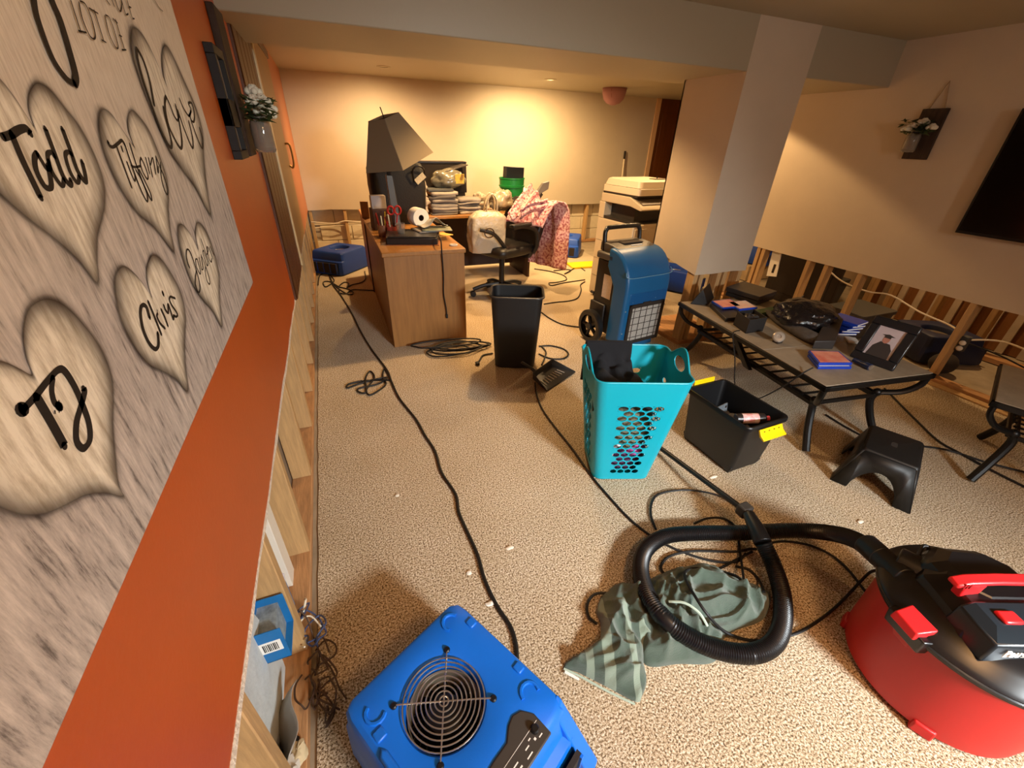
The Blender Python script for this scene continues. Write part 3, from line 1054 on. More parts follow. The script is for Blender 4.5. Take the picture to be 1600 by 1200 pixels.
for sy in (-1, 1):
    mb = MB(TM)
    if sy < 0:
        mb.loft([[(-.085, -.225, .333), (-.085, -.232, .342), (-.085, -.250, .315), (-.085, -.275, .300), (-.085, -.272, .290), (-.085, -.243, .302)], [(.085, -.225, .333), (.085, -.232, .342), (.085, -.250, .315), (.085, -.275, .300), (.085, -.272, .290), (.085, -.243, .302)]])
    else:
        mb.loft([[(-.09, .222, .352), (-.09, .226, .385), (-.09, .234, .385), (-.09, .236, .34)], [(.07, .222, .352), (.07, .226, .385), (.07, .234, .385), (.07, .236, .34)]])
    lt = mb.build('latch', M_yel, tote, bevel=.003)
    if sy < 0:
        for k in range(4):
            MB(TM).box(-.06 + k * .036, -.052 + k * .036, -.2435, -.2385, .323, .331).build('latch_slot', mat('latch_shadow', '#9c7d08', .6), lt)
# contents
sp = thing('spray_can', 'black and red spray can lying in the black tote', 'can', (1.97, 1.22, .27))
d0, d1 = TM @ Vector((-.06, -.07, .30)), TM @ Vector((.10, -.15, .315))
dv = d1 - d0
MB().cyl(d0, d0 + dv * .86, .028, n=20).build('can_body', mat('can_dark', '#26201f', .35), sp, bevel=.004)
MB().cyl(d0 + dv * .18, d0 + dv * .66, .0286, n=20, caps=False).build('can_label', mat('can_red', '#d8343a', .45, var=(30, .3), hex2='#efe6df'), sp)
MB().cyl(d0 + dv * .86, d0 + dv * .9, .026, .018, n=20).build('can_shoulder', mat('can_dark', '#26201f', .35), sp)
MB().cyl(d0 + dv * .9, d1, .014, n=14).build('cap', mat('cap_red', '#c9444a', .4), sp)
b2 = thing('metal_bracket', 'grey metal bracket plate standing in the black tote', 'bracket', (1.9, 1.33, .25))
QM = TM @ XF((-.05, .02, .22), math.radians(10), math.radians(-12))
MB(QM).box(-.07, .06, -.003, .003, 0, .10).build('plate', mat('galv', '#8f9aa3', .4, .6, var=(25, .3)), b2, bevel=.001)
MB(QM).box(-.07, .06, -.035, .0, .0, .004).build('flange', mat('galv', '#8f9aa3', .4, .6), b2)
for k, (x, z) in enumerate(((-.045, .07), (.0, .05), (.035, .075))):
    MB(QM).box(x, x + .014, -.006, .006, z, z + .012).build('slot', M_dark, b2)
tag(lump(TM, (.0, .0, .15), (.095, .15, .11), 9.3, .3).build('tool_pile', M_clothgrey, smooth=40), 'dark jumble of small tools at the bottom of the black tote', 'tools', kind='stuff')

# ------------------------------------------------------------------ step stool
SM = XF((2.607, .85, 0), math.radians(24))
st = thing('step_stool', 'black plastic step stool with arched sides near table legs', 'stool', (2.607, .85, 0))
M_stool = mat('stool_black', '#171615', .5, bump=(300, .1))
SW, SD, SH = .31, .235, .24
BWs, BDs = .40, .345
mb = MB(SM)


def side_panel(L0, L1, off0, off1, axis, sgn):
    """trapezoid with an arch cut, top half-length L0, bottom half-length L1"""
    pts = [(-L0, 1), (-L1, 0), (-L1 * .60, 0)]
    for k in range(13):
        a = PI - PI * k / 12
        pts.append((L1 * .58 * math.cos(a) * (1 - .12 * math.sin(a)), .02 + .60 * math.sin(a)))
    pts += [(L1 * .60, 0), (L1, 0), (L0, 1)]
    vs = []
    for s_, t_ in pts:
        o_ = off1 + (off0 - off1) * t_
        z_ = .002 + (SH - .016) * t_
        vs.append((sgn * o_, s_, z_) if axis == 'x' else (s_, sgn * o_, z_))
    # strip triangulation: left leg, right leg, top
    n = len(vs)
    mid = 3 + 6
    fs = []
    arch = list(range(3, 16))
    left = [0, 1, 2] + arch[:7]
    right = arch[6:] + [16, 17, 18]
    top = [0, arch[6], 18]
    fs = [tuple(left), tuple(right), tuple(top)]
    mb.add(vs, fs)


side_panel(SD / 2 - .012, BDs / 2, SW / 2, BWs / 2, 'x', -1)
side_panel(SD / 2 - .012, BDs / 2, SW / 2, BWs / 2, 'x', 1)
side_panel(SW / 2 - .012, BWs / 2, SD / 2, BDs / 2, 'y', -1)
side_panel(SW / 2 - .012, BWs / 2, SD / 2, BDs / 2, 'y', 1)
for sx in (-1, 1):
    for sy in (-1, 1):
        mb.add([(sx * (SW / 2), sy * (SD / 2 - .012), SH - .014), (sx * (SW / 2 - .012), sy * (SD / 2), SH - .014), (sx * BWs / 2, sy * BDs / 2, .002)], [(0, 1, 2)])
o = mb.build('legs', M_stool, st, smooth=40, solid=.008)
mb = MB(SM)
r0 = [(x, y, SH - .014) for x, y in rrect(SW, SD, .014, 5)]
r1 = [(x, y, SH - .003) for x, y in rrect(SW - .006, SD - .006, .018, 5)]
r2 = [(x, y, SH) for x, y in rrect(SW - .022, SD - .022, .015, 5)]
mb.loft([[(x, y, SH - .022) for x, y in rrect(SW - .01, SD - .01, .014, 5)], r0, r1, r2])
tp = mb.build('top', M_stool, st, smooth=50)
MB(SM).prism(rrect(.05, .028, .008, 4, .0, 0), SH - .002, SH + .0006).build('grip_hole', M_dark, tp, smooth=0)

# ------------------------------------------------------------------ trash can
WM = XF((1.205, 2.825, 0), math.radians(-22.8))
tc_ = thing('trash_can', 'tall black plastic trash can standing between desk and dehumidifier', 'trash can', (1.205, 2.825, 0))
mb = MB(WM)
rg = [[(x, y, z) for x, y in rrect(w, d, r, 7)] for w, d, r, z in ((.29, .21, .05, .0), (.32, .235, .05, .012), (.385, .295, .055, .59), (.40, .31, .058, .592), (.402, .312, .058, .608), (.395, .305, .058, .612), (.380, .29, .055, .606), (.31, .225, .05, .02))]
mb.loft(rg, False)
mb.poly(rg[0])
mb.poly(rg[-1])
mb.build('bin', mat('bin_black', '#121112', .5, bump=(250, .04)), tc_, smooth=40)
MB(WM).tube([(x, y, .602) for x, y in rrect(.402, .312, .058, 7)], .007, 8, closed=True).build('rim', mat('bin_rim', '#2c2a2a', .4), tc_)

# ------------------------------------------------------------------ dustpan
dp = thing('dustpan', 'black dustpan with ribbed tray leaning against the trash can', 'dustpan', (1.35, 2.5, 0))
A_, B_, C_, D_ = [Vector(p) for p in [(1.247,2.305,0.004),(1.596,2.494,0.004),(1.422,2.58,0.06),(1.184,2.424,0.06)]]
M_pan = mat('pan_black', '#2b2824', .4)
up = Vector((0, 0, .05))
MB().hexa([A_, B_, C_, D_, A_ + Vector((0, 0, .006)), B_ + Vector((0, 0, .006)), C_ + Vector((0, 0, .006)), D_ + Vector((0, 0, .006))]).build('tray', M_pan, dp, bevel=.002)
for p, q in ((A_, D_), (D_, C_), (C_, B_)):
    a_, b_ = Vector(p), Vector(q)
    h0 = .012 if p is A_ else .055
    h1 = .012 if q is B_ else .055
    n_ = (b_ - a_).cross(Vector((0, 0, 1))).normalized() * .005
    MB().hexa([a_, b_, b_ + n_, a_ + n_, a_ + Vector((0, 0, h0)), b_ + Vector((0, 0, h1)), b_ + n_ + Vector((0, 0, h1)), a_ + n_ + Vector((0, 0, h0))]).build('side_wall', M_pan, dp, bevel=.002)
for k in range(8):
    f = .12 + k * .1
    p = D_.lerp(C_, f).lerp(A_.lerp(B_, f), .38) + Vector((0, 0, .007))
    q = D_.lerp(C_, f).lerp(A_.lerp(B_, f), .72) + Vector((0, 0, .007))
    MB().tube([p, q], .004, 6).build('rib', mat('pan_rib', '#a89a86', .35), dp)
hx = [(1.24,2.48,0.075),(1.199,2.512,0.11),(1.133,2.523,0.16)]
MB().tube(hx, .012, 10, 4, rs=[.016, .012, .011]).build('handle', M_pan, dp)

# ------------------------------------------------------------------ dehumidifier
DM = XF((2.335, 2.95, 0), math.radians(8))
dh = thing('dehumidifier', 'dark blue wheeled dehumidifier with front filter grille beside the column', 'dehumidifier', (2.335, 2.95, 0))
M_dblue = mat('dehu_blue', '#155a8c', .4, var=(4, .06))
M_dgrey = mat('dehu_grey', '#4d4841', .45)


def arc_profile():
    pts = [(-.225, .06), (-.225, .56)]
    for k in range(1, 9):
        a = PI / 2 * k / 8
        pts.append((-.225 + .24 * (1 - math.cos(a)), .56 + .29 * math.sin(a)))
    return pts


pr = arc_profile() + [(.05, .85), (.05, .70), (-.05, .55), (-.05, .06)]
mb = MB(DM)
mb.prism(pr, -.25, .25, 'x')
sh_ = mb.build('front_shell', M_dblue, dh, bevel=.022, seg=3, smooth=40)
MB(DM).box(-.225, .225, -.06, .20, .10, .74).build('rear_body', mat('dehu_black', '#1f1c1a', .5), dh, bevel=.015)
MB(DM).prism([(-.02, .845), (.05, .865), (.2, .875), (.2, .80), (-.02, .80)], -.215, .215, 'x').build('control_console', M_dgrey, dh, bevel=.008)
MB(DM).box(-.10, .12, .04, .12, .868, .876).build('display', M_dark, dh, bevel=.003)
MB(DM).box(-.04, .09, .015, .025, .856, .862).build('brand_plate', M_letter, dh)
MB(DM).box(-.25, -.19, -.02, .2, .74, .80).build('console_arm', M_dgrey, dh, bevel=.015)
MB(DM).box(.19, .25, -.02, .2, .74, .80).build('console_arm', M_dgrey, dh, bevel=.015)
MB(DM).tube([(-.2, .16, .80), (-.2, .18, .93), (-.185, .185, .965), (-.15, .188, .98), (.15, .188, .98), (.185, .185, .965), (.2, .18, .93), (.2, .16, .80)], .019, 12, 3).build('push_handle', M_rubber, dh)
# seam around the hood
MB(DM).tube([(-.252, -.19, .70), (-.24, -.218, .66), (.0, -.222, .655), (.24, -.218, .66), (.252, -.19, .70)], .004, 6, 4).build('hood_seam', mat('seam_blue', '#5e8eab', .4), sh_)
MB(DM).prism([(-.20, .525), (.225, .525), (.225, .43), (-.20, .43)], -.229, -.222, 'y').build('front_plate', mat('dehu_plate', '#0d4f86', .4), sh_, bevel=.004)
fl = MB(DM)
for x0, x1, z0, z1 in ((-.19, -.16, .07, .43), (.185, .215, .07, .43), (-.19, .215, .40, .43), (-.19, .215, .07, .10)):
    fl.box(x0, x1, -.242, -.224, z0, z1)
fl = fl.build('filter_frame', M_dark, dh, bevel=.002, seg=1)
MB(DM).box(-.165, .19, -.234, -.226, .09, .41).build('filter_pad', mat('filter_pad', '#b0aca4', .8, var=(140, .3), bump=(160, .4)), fl)
for k in range(5):
    x = -.165 + .355 * (k + .5) / 5 + .0
    MB(DM).box(x - .002, x + .002, -.238, -.233, .10, .40).build('filter_bar', M_dark, fl)
for k in range(5):
    z = .10 + .30 * (k + .5) / 5
    MB(DM).box(-.16, .185, -.238, -.233, z - .002, z + .002).build('filter_bar', M_dark, fl)
MB(DM).box(-.04, .05, -.24, -.226, .425, .44).build('filter_tab', M_dark, fl, bevel=.003)
for x, z in ((-.16, .45), (.1, .46), (-.225, .38), (-.225, .18), (.238, .38), (.238, .18)):
    MB(DM).lathe([(.001, 0), (.006, 0), (.005, .003), (.001, .003)], DM.inverted() @ (DM @ Vector((x, -.226, z))), 10, axis=(0, -1, 0)).build('rivet', mat('rivet', '#c9d2d8', .3, .7), sh_)
MB(DM).box(-.229, -.2245, -.02, .09, .42, .62).build('rating_label', mat('label_paper', '#cdb9a4', .7, var=(60, .15)), dh)
MB(DM).prism([(.02, .36), (.21, .36), (.21, .24), (.1, .13), (.02, .13)], -.245, -.2, 'x').build('side_guard', mat('dehu_black', '#1f1c1a', .5), dh, bevel=.01)
MB(DM).prism([(.02, .36), (.21, .36), (.21, .24), (.1, .13), (.02, .13)], .2, .245, 'x').build('side_guard', mat('dehu_black', '#1f1c1a', .5), dh, bevel=.01)
MB(DM).cyl((-.22, .2, .42), (-.22, .24, .42), .012, n=10).build('hose_barb', M_dark, dh)
MB(DM).box(-.2, .2, -.2, -.12, .0, .07).build('base_foot', M_dblue, dh, bevel=.01)
for sx in (-1, 1):
    c_ = (sx * .30, .10, .15)
    w = MB(DM)
    w.lathe([(.105, -.028), (.138, -.028), (.15, -.018), (.15, .018), (.138, .028), (.105, .028), (.10, 0)], c_, 32, False, axis=(1, 0, 0))
    wh = w.build('wheel', M_rubber, dh)
    hb = MB(DM)
    hb.lathe([(.001, -.03), (.03, -.03), (.03, .03), (.001, .03)], c_, 20, axis=(1, 0, 0))
    for k in range(5):
        a = 2 * PI * k / 5
        p = Vector(c_) + Vector((0, .02 * math.cos(a), .02 * math.sin(a)))
        q = Vector(c_) + Vector((0, .106 * math.cos(a), .106 * math.sin(a)))
        hb.tube([p, q], .016, 8)
    hb.build('wheel_hub', M_black, wh)
MB(DM).cyl((-.3, .10, .15), (.3, .10, .15), .012, n=10).build('axle', M_black, dh)

# ------------------------------------------------------------------ coffee table and end table
M_slate = mat('table_slate', '#8d7f6b', .55, var=(7, .25), bump=(25, .15))
M_frame = mat('table_frame', '#131211', .4, .4)


def metal_table(name, label, M, W_, L_, H_, shelf_n, loc, shelf_axis='x'):
    t = thing(name, label, 'table', loc)
    fr = MB(M)
    for a in ((0, W_, 0, .035), (0, W_, L_ - .035, L_), (0, .035, 0, L_), (W_ - .035, W_, 0, L_)):
        fr.box(a[0], a[1], a[2], a[3], H_ - .035, H_ - .004)
    fr.build('top_frame', M_frame, t, bevel=.004)
    nt = max(1, round(L_ / .46))
    for k in range(nt):
        MB(M).box(.012, W_ - .012, .012 + (L_ - .024) * k / nt + .001, .012 + (L_ - .024) * (k + 1) / nt - .001, H_ - .02, H_).build('top_tile', M_slate, t, bevel=.003)
    jx, jy = .16, .14
    for sx in (0, 1):
        for sy in (0, 1):
            def P(x, y, z):
                return (x if not sx else W_ - x, y if not sy else L_ - y, z)
            l = MB(M)
            l.tube([P(.022, .022, H_ - .03), P(.03, .03, H_ - .09), P(.08, .07, H_ - .155), P(jx, jy, H_ - .19)], .019, 10, 5, flat=.75)
            l.tube([P(jx, jy, H_ - .185), P(jx + .015, jy + .005, H_ - .25), P(jx - .005, jy - .04, .13), P(jx - .035, jy - .11, .014)], .021, 10, 5)
            l.ball(P(jx, jy, H_ - .19), .026, 10, 7)
            l.build('leg', M_frame, t)
    zs = H_ - .21
    for sx in (0, 1):
        x = jx if not sx else W_ - jx
        for dx in (-.014, .02):
            MB(M).box(x + dx - .007, x + dx + .007, jy, L_ - jy, zs - .012, zs + .012).build('shelf_rail', M_frame, t, bevel=.002)
    for sy in (0, 1):
        y = jy if not sy else L_ - jy
        MB(M).box(jx, W_ - jx, y - .008, y + .008, zs - .012, zs + .012).build('shelf_end', M_frame, t, bevel=.002)
    first = None
    for k in range(shelf_n):
        y = jy + (L_ - 2 * jy) * (k + 1) / (shelf_n + 1)
        MB(M).box(jx, W_ - jx, y - .009, y + .009, zs + .004, zs + .012).build('shelf_slat', M_frame, t, bevel=.002)
    return t


TBM = XF((2.31, 1.13, 0), math.radians(-8))
ct = metal_table('coffee_table', 'long black metal coffee table with slatted shelf, covered in clutter', TBM, .80, 1.39, .50, 11, (2.31, 1.13, 0))
MB(TBM).hexa([(.10, .60, .27), (.13, .60, .27), (.13, .66, .27), (.10, .66, .27), (.04, .75, .468), (.07, .75, .468), (.07, .81, .468), (.04, .81, .468)]).build('strut', M_frame, ct, bevel=.003)
ETM = XF((3.03, .745, 0), math.radians(-70.5))
et = metal_table('end_table', 'square black metal end table with stone top at the right edge', ETM, .70, .68, .50, 5, (3.03, .745, 0))

# ------------------------------------------------------------------ clutter on the coffee table
TZ = .5005
up_ = Vector((0, 0, 1))


def slab(pts, z0, z1, name, m, parent=None, bevel=.003):
    """block over four floor-plan corners"""
    p = [Vector((q[0], q[1], 0)) for q in pts]
    mb = MB().hexa([v + up_ * z0 for v in p] + [v + up_ * z1 for v in p])
    return mb.build(name, m, parent, bevel=bevel, seg=2)


# wedge speaker
a, b, c = [Vector(p) for p in [(2.547,2.424,0.5),(2.668,2.355,0.5),(2.861,2.482,0.5)]]
d = a + (c - b)
sw = MB().loft([[a, b, (a + b) / 2 + up_ * .125], [d, c, (d + c) / 2 + up_ * .125]])
ws = thing('wedge_speaker', 'small black wedge shaped speaker at the far left corner of the coffee table', 'speaker', tuple(a))
sw.build('speaker_body', M_black, ws, bevel=.004)
MB().loft([[a.lerp(d, .08) - (b - a).normalized() * .002 + up_ * .01, a.lerp(d, .92) - (b - a).normalized() * .002 + up_ * .01, (a + b).lerp(d + c, .92) / 2 - (b - a).normalized() * .003 + up_ * .115, (a + b).lerp(d + c, .08) / 2 - (b - a).normalized() * .003 + up_ * .115][::1], [v - (b - a).normalized() * .002 for v in [a.lerp(d, .08) - (b - a).normalized() * .002 + up_ * .01, a.lerp(d, .92) - (b - a).normalized() * .002 + up_ * .01, (a + b).lerp(d + c, .92) / 2 - (b - a).normalized() * .003 + up_ * .115, (a + b).lerp(d + c, .08) / 2 - (b - a).normalized() * .003 + up_ * .115]]]).build('speaker_grille', mat('grille_cloth', '#24211f', .9, bump=(400, .4)), ws)
# game console on a black base
cs = thing('game_console', 'flat black game console stacked at the far right end of the coffee table', 'game console', (3.15, 2.4, TZ))
cq = [(2.998,2.51,0.57),(3.29,2.596,0.57),(3.33,2.292,0.57),(3.048,2.219,0.57)]
slab(cq, TZ + .04, TZ + .075, 'upper_shell', mat('console_black', '#2a2523', .4), cs)
cm = sum((Vector(p) for p in cq), Vector()) / 4
slab([cm + (Vector(p) - cm) * .96 for p in cq], TZ, TZ + .034, 'lower_shell', mat('console_black2', '#1c1918', .35), cs)
slab([cm + (Vector(p) - cm) * .93 for p in cq], TZ + .034, TZ + .040, 'light_seam', M_dark, cs, 0)
# flat black box with two game cases
tag(slab([(2.644,2.317,0.5),(2.841,2.286,0.5),(2.725,2.008,0.5),(2.52,2.035,0.5)], TZ, TZ + .028, 'dvd_player', mat('dvd_black', '#221e1b', .4)), 'thin black disc player under the two game cases near the wedge speaker', 'disc player')
M_cblue = mat('case_blue', '#1d3fae', .25)
M_cover = mat('case_cover', '#e0a08a', .35, var=(14, .5), hex2='#c8574a')
M_cover2 = mat('case_cover_sky', '#cfc3c0', .35, var=(10, .5), hex2='#d98b6b')


def game_case(pts, z, label, cover, group, th=.016):
    t = thing('game_case', label, 'game case', (pts[0][0], pts[0][1], z), group)
    slab(pts, z, z + th, 'case', M_cblue, t, .002)
    c_ = sum((Vector(p) for p in pts), Vector()) / 4
    slab([c_ + (Vector(p) - c_) * .9 for p in pts], z + th, z + th + .001, 'cover', cover, t, 0)
    return t


c1 = [Vector((p[0], p[1], 0)) for p in [(2.666,2.33,0.53),(2.851,2.32,0.53),(2.807,2.165,0.53),(2.63,2.177,0.53)]]
game_case(c1, TZ + .029, 'blue game case with pinkish cover near the wedge speaker', M_cover, 'game cases')
game_case([p + Vector((.10, -.06, 0)) for p in c1], TZ + .029, 'blue game case half under the open black box', M_cover2, 'game cases')
c2 = [Vector((p[0], p[1], 0)) for p in [(2.578,1.445,0.545),(2.753,1.373,0.545),(2.67,1.239,0.545),(2.475,1.305,0.545)]]
cmm = sum(c2, Vector()) / 4
game_case([p + Vector((-.012, -.012, 0)) for p in c2], TZ, 'lowest blue game case of the stack in front of the portrait', mat('case_white', '#dcdce0', .35), 'game cases')
game_case(c2, TZ + .018, 'topmost blue game case with pink cover beside the portrait', M_cover, 'game cases')
for k in range(5):
    M_ = Matrix.Translation((3.18 + .012 * k, 1.66 - .004 * k, TZ + .018 * k)) @ Matrix.Rotation(math.radians(-20 + 7 * k), 4, 'Z') @ Matrix.Rotation(math.radians(4 * (k % 2)), 4, 'Y')
    gc = thing('game_case', 'blue game case number %s up in the loose pile behind the black bag' % ['one', 'two', 'three', 'four', 'five'][k], 'game case', (3.18, 1.66, TZ + .018 * k), 'loose game cases')
    MB(M_).box(-.075, .075, -.09, .09, 0, .0155).build('case', M_cblue, gc, bevel=.002)
    MB(M_).box(-.07, .07, -.0915, -.089, .004, .012).build('spine_print', M_letter, gc)
# open black box
ox = thing('open_box', 'small open black box near the middle front of the coffee table', 'box', (2.59, 1.9, TZ))
oq = [Vector((p[0], p[1], 0)) for p in [(2.536,1.977,0.6),(2.695,1.974,0.6),(2.646,1.821,0.6),(2.486,1.823,0.6)]]
oc = sum(oq, Vector()) / 4
M_obox = mat('box_matte', '#1f1c1b', .6)
for i in range(4):
    p, q = oq[i], oq[(i + 1) % 4]
    ii = lambda v: v + (oc - v).normalized() * .008
    MB().hexa([p + up_ * TZ, q + up_ * TZ, ii(q) + up_ * TZ, ii(p) + up_ * TZ, p + up_ * .60, q + up_ * .60, ii(q) + up_ * .60, ii(p) + up_ * .60]).build('box_side', M_obox, ox, bevel=.001)
slab(oq, TZ, TZ + .006, 'box_bottom', M_obox, ox, 0)
tag(lump(None, (oc.x, oc.y, TZ + .055), (.045, .045, .045), 1.9, .4, 9, 18, 12).build('cable_bundle', mat('bundle_black', '#2c2826', .4), smooth=40), 'bundle of black cables stuffed in the small open box', 'cables')
# grey glove, silver puck, black bag
gp = [Vector(p) for p in [(2.942,2.048,0.5),(2.881,1.893,0.5),(2.831,1.727,0.5),(2.799,1.572,0.5),(2.825,1.511,0.5)]]
gm_ = MB()
gm_.tube([p + up_ * .03 for p in gp], .04, 14, 5, rs=[.02, .045, .055, .06, .03], flat=.6)
tag(gm_.build('grey_glove', mat('glove_grey', '#4d4742', .9, var=(18, .3), bump=(60, .5)), smooth=180), 'dark grey cloth glove stretched along the front of the coffee table', 'glove')
pk = thing('silver_puck', 'small round silver puck with dark centre at the coffee table edge', 'puck', (2.6, 1.66, TZ))
pc_ = Vector([(2.565,1.645,0.52)][0])
MB().lathe([(.001, -.012), (.03, -.012), (.036, -.004), (.036, .006), (.03, .012), (.014, .013), (.012, .008), (.001, .008)], (pc_.x, pc_.y, TZ + .04), 24, axis=(-.6, -.5, .6)).build('puck_body', mat('puck_silver', '#b8b0a4', .3, .6), pk)
MB().box(pc_.x - .02, pc_.x + .03, pc_.y - .02, pc_.y + .02, TZ, TZ + .02).build('puck_foot', M_dark, pk, bevel=.004)
bgk = thing('black_bag', 'open shiny black bag with stiff flaps in the middle of the coffee table', 'bag', (2.98, 1.75, TZ))
M_bagb = mat('bag_black', '#161314', .22, bump=(14, .6, .03))
lump(None, (3.0, 1.80, TZ + .08), (.20, .19, .095), 4.4, .22, 7, 44, 28).build('bag_body', M_bagb, bgk, smooth=60)
w0 = [Vector(p) for p in [(2.702,1.502,0.5),(2.824,1.451,0.5),(3.136,1.628,0.5),(3.126,1.727,0.5)]]
MB().hexa([w0[0] + up_ * .0, w0[1] + up_ * .0, w0[2] + up_ * .02, w0[3] + up_ * .02, w0[0] + up_ * .055, w0[1] + up_ * .06, w0[2] + up_ * .10, w0[3] + up_ * .11]).build('bag_flap', mat('flap_grey', '#322c29', .5), bgk, bevel=.006)
w1 = [Vector(p) for p in [(2.905,1.951,0.5),(3.159,1.979,0.5),(3.404,2.111,0.5),(3.301,2.112,0.5)]]
MB().hexa([w1[0], w1[1], w1[2], w1[3], w1[0] + up_ * .04, w1[1] + up_ * .10, w1[2] + up_ * .10, w1[3] + up_ * .04]).build('bag_flap', mat('flap_grey', '#322c29', .5), bgk, bevel=.006)
# green folder and paper, navy flashlight, white tray
tag(slab([(2.87,2.087,0.52),(3.263,2.112,0.52),(3.262,2.067,0.52),(2.859,2.02,0.52)], TZ, TZ + .035, 'green_folder', mat('folder_green', '#3f5230', .7)), 'dark green folder beside the game console', 'folder')
fl2 = thing('flashlight', 'short navy flashlight lying at the foot of the portrait frame', 'flashlight', (2.8, 1.25, TZ))
p, q = [Vector(v) for v in [(2.757,1.282,0.52),(2.749,1.183,0.52)]]
MB().tube([p, p.lerp(q, .55), p.lerp(q, .65), q], .015, 12, rs=[.014, .014, .02, .02]).build('barrel', mat('navy', '#1c2a4a', .35), fl2)
MB().tube([q, q + (q - p).normalized() * .006], .016, 12).build('lens', M_chrome, fl2)
tag(slab([(3.089,1.552,0.5),(3.145,1.512,0.5),(3.082,1.447,0.5),(3.025,1.476,0.5)], TZ, TZ + .012, 'white_tray', M_white), 'small white tray behind the portrait on the coffee table', 'tray')

# framed portrait
PB0, PB1 = Vector((2.831, 1.347, TZ)), Vector((2.869, 1.126, TZ))
dx_ = (PB1 - PB0).normalized()
nn_ = Vector((.9855, .17, 0))
th_ = math.radians(25)
uy_ = (up_ * math.cos(th_) + nn_ * math.sin(th_)).normalized()
nz_ = dx_.cross(uy_).normalized()
if nz_.x > 0:
    nz_ = -nz_
FW, FH = .226, .275
FM = Matrix(((dx_.x, uy_.x, nz_.x, PB0.x), (dx_.y, uy_.y, nz_.y, PB0.y), (dx_.z, uy_.z, nz_.z, PB0.z), (0, 0, 0, 1)))
pf = thing('portrait_frame', 'black framed graduation portrait leaning on the coffee table', 'picture frame', tuple(PB0))
M_pfr = mat('frame_black', '#17191d', .3)
bw = .048
for x0, x1, y0, y1 in ((0, FW, 0, bw), (0, FW, FH - bw, FH), (0, bw, bw, FH - bw), (FW - bw, FW, bw, FH - bw)):
    MB(FM).box(x0, x1, y0, y1, -.012, .012).build('frame_bar', M_pfr, pf, bevel=.006)
ph = MB(FM).box(bw - .002, FW - bw + .002, bw - .002, FH - bw + .002, -.006, .001).build('photo', mat('photo_grey', '#b9aeb2', .4, var=(6, .15)), pf)


def flat(poly, z, m, name):
    MB(FM).prism(poly, z, z + .0006).build(name, m, ph, smooth=0)


cx_ = FW / 2
flat([(cx_ - .055, bw), (cx_ + .055, bw), (cx_ + .05, bw + .055), (cx_ + .028, bw + .088), (cx_ - .02, bw + .092), (cx_ - .045, bw + .06)], .001, mat('gown_dark', '#2d2725', .6), 'gown_print')
flat([(cx_ + .017 * math.cos(2 * PI * k / 16), bw + .108 + .022 * math.sin(2 * PI * k / 16)) for k in range(16)], .0017, mat('skin_print', '#a87260', .6), 'face_print')
flat([(cx_ - .032, bw + .133), (cx_ + .0, bw + .124), (cx_ + .034, bw + .132), (cx_ + .0, bw + .141)], .0024, mat('gown_dark', '#2d2725', .6), 'cap_print')
flat([(cx_ - .017, bw + .118), (cx_ + .017, bw + .118), (cx_ + .015, bw + .131), (cx_ - .015, bw + .131)], .0021, mat('gown_dark', '#2d2725', .6), 'hair_print')
MB().hexa([PB0.lerp(PB1, .42) + nn_ * .01 + up_ * .0, PB0.lerp(PB1, .58) + nn_ * .01, PB0.lerp(PB1, .58) + nn_ * .19, PB0.lerp(PB1, .42) + nn_ * .19, PB0.lerp(PB1, .42) + uy_ * .2 + nn_ * .012, PB0.lerp(PB1, .58) + uy_ * .2 + nn_ * .012, PB0.lerp(PB1, .58) + uy_ * .2 + nn_ * .02, PB0.lerp(PB1, .42) + uy_ * .2 + nn_ * .02]).build('easel_back', M_dark, pf)

# ------------------------------------------------------------------ L-shaped desk
M_oak = mat('desk_oak', '#9a6a35', .45, var=(3.5, .22), stretch=(10, 10, .9))
M_oaktop = mat('desk_oak_top', '#a8743c', .4, var=(4, .18), stretch=(9, .9, 9))
M_dkbrown = mat('desk_dark', '#38200f', .6)
M_paper = mat('paper_white', '#ddd5c8', .8, var=(40, .08))
M_papergrey = mat('paper_grey', '#a39a90', .8, var=(60, .2))
DX0, DX1, DY0, DY1, DZ = .312, .965, 3.418, 5.05, .81
dk = thing('desk', 'oak veneer desk with return, heaped with papers, in the far room', 'desk', (.64, 4.2, 0))
MB().box(DX0 - .012, DX1 + .012, DY0 - .012, DY1, DZ - .035, DZ).build('desk_top', M_oaktop, dk, bevel=.006)
MB().box(DX0, DX1, DY0, DY0 + .03, .0, DZ - .035).build('end_panel', M_oak, dk, bevel=.002)
MB().box(DX0, DX0 + .025, DY0 + .03, DY1, .0, DZ - .035).build('side_panel', M_oak, dk, bevel=.002)
MB().box(DX1 - .025, DX1, DY0 + .03, 4.3, .0, DZ - .035).build('pedestal_side', M_oak, dk, bevel=.002)
MB().box(DX0 + .025, DX1 - .025, 4.27, 4.3, .0, DZ - .035).build('pedestal_back', M_oak, dk)
MB().box(DX0 - .012, DX0 + .012, DY1 - .05, DY1 - .001, 0, DZ - .036).build('corner_post', M_dkbrown, dk, bevel=.003)
tag(MB().box(DX0 - .02, DX0 + .06, 5.05, 5.09, DZ + .001, DZ + .17).build('wood_offcut', M_oaktop, bevel=.003), 'short oak board standing at the far left desk corner', 'board')
MB().box(DX0 - .012, 2.36, DY1, 5.75, DZ - .035, DZ).build('return_top', M_oaktop, dk, bevel=.006)
MB().box(DX0, 2.30, 5.66, 5.69, .05, DZ - .035).build('modesty_panel', M_dkbrown, dk)
MB().box(2.30, 2.335, DY1 + .03, 5.72, 0, DZ - .035).build('return_end', M_dkbrown, dk, bevel=.002)
MB().box(DX0, DX0 + .03, DY1, 5.75, 0, DZ - .035).build('return_side', M_oak, dk, bevel=.002)

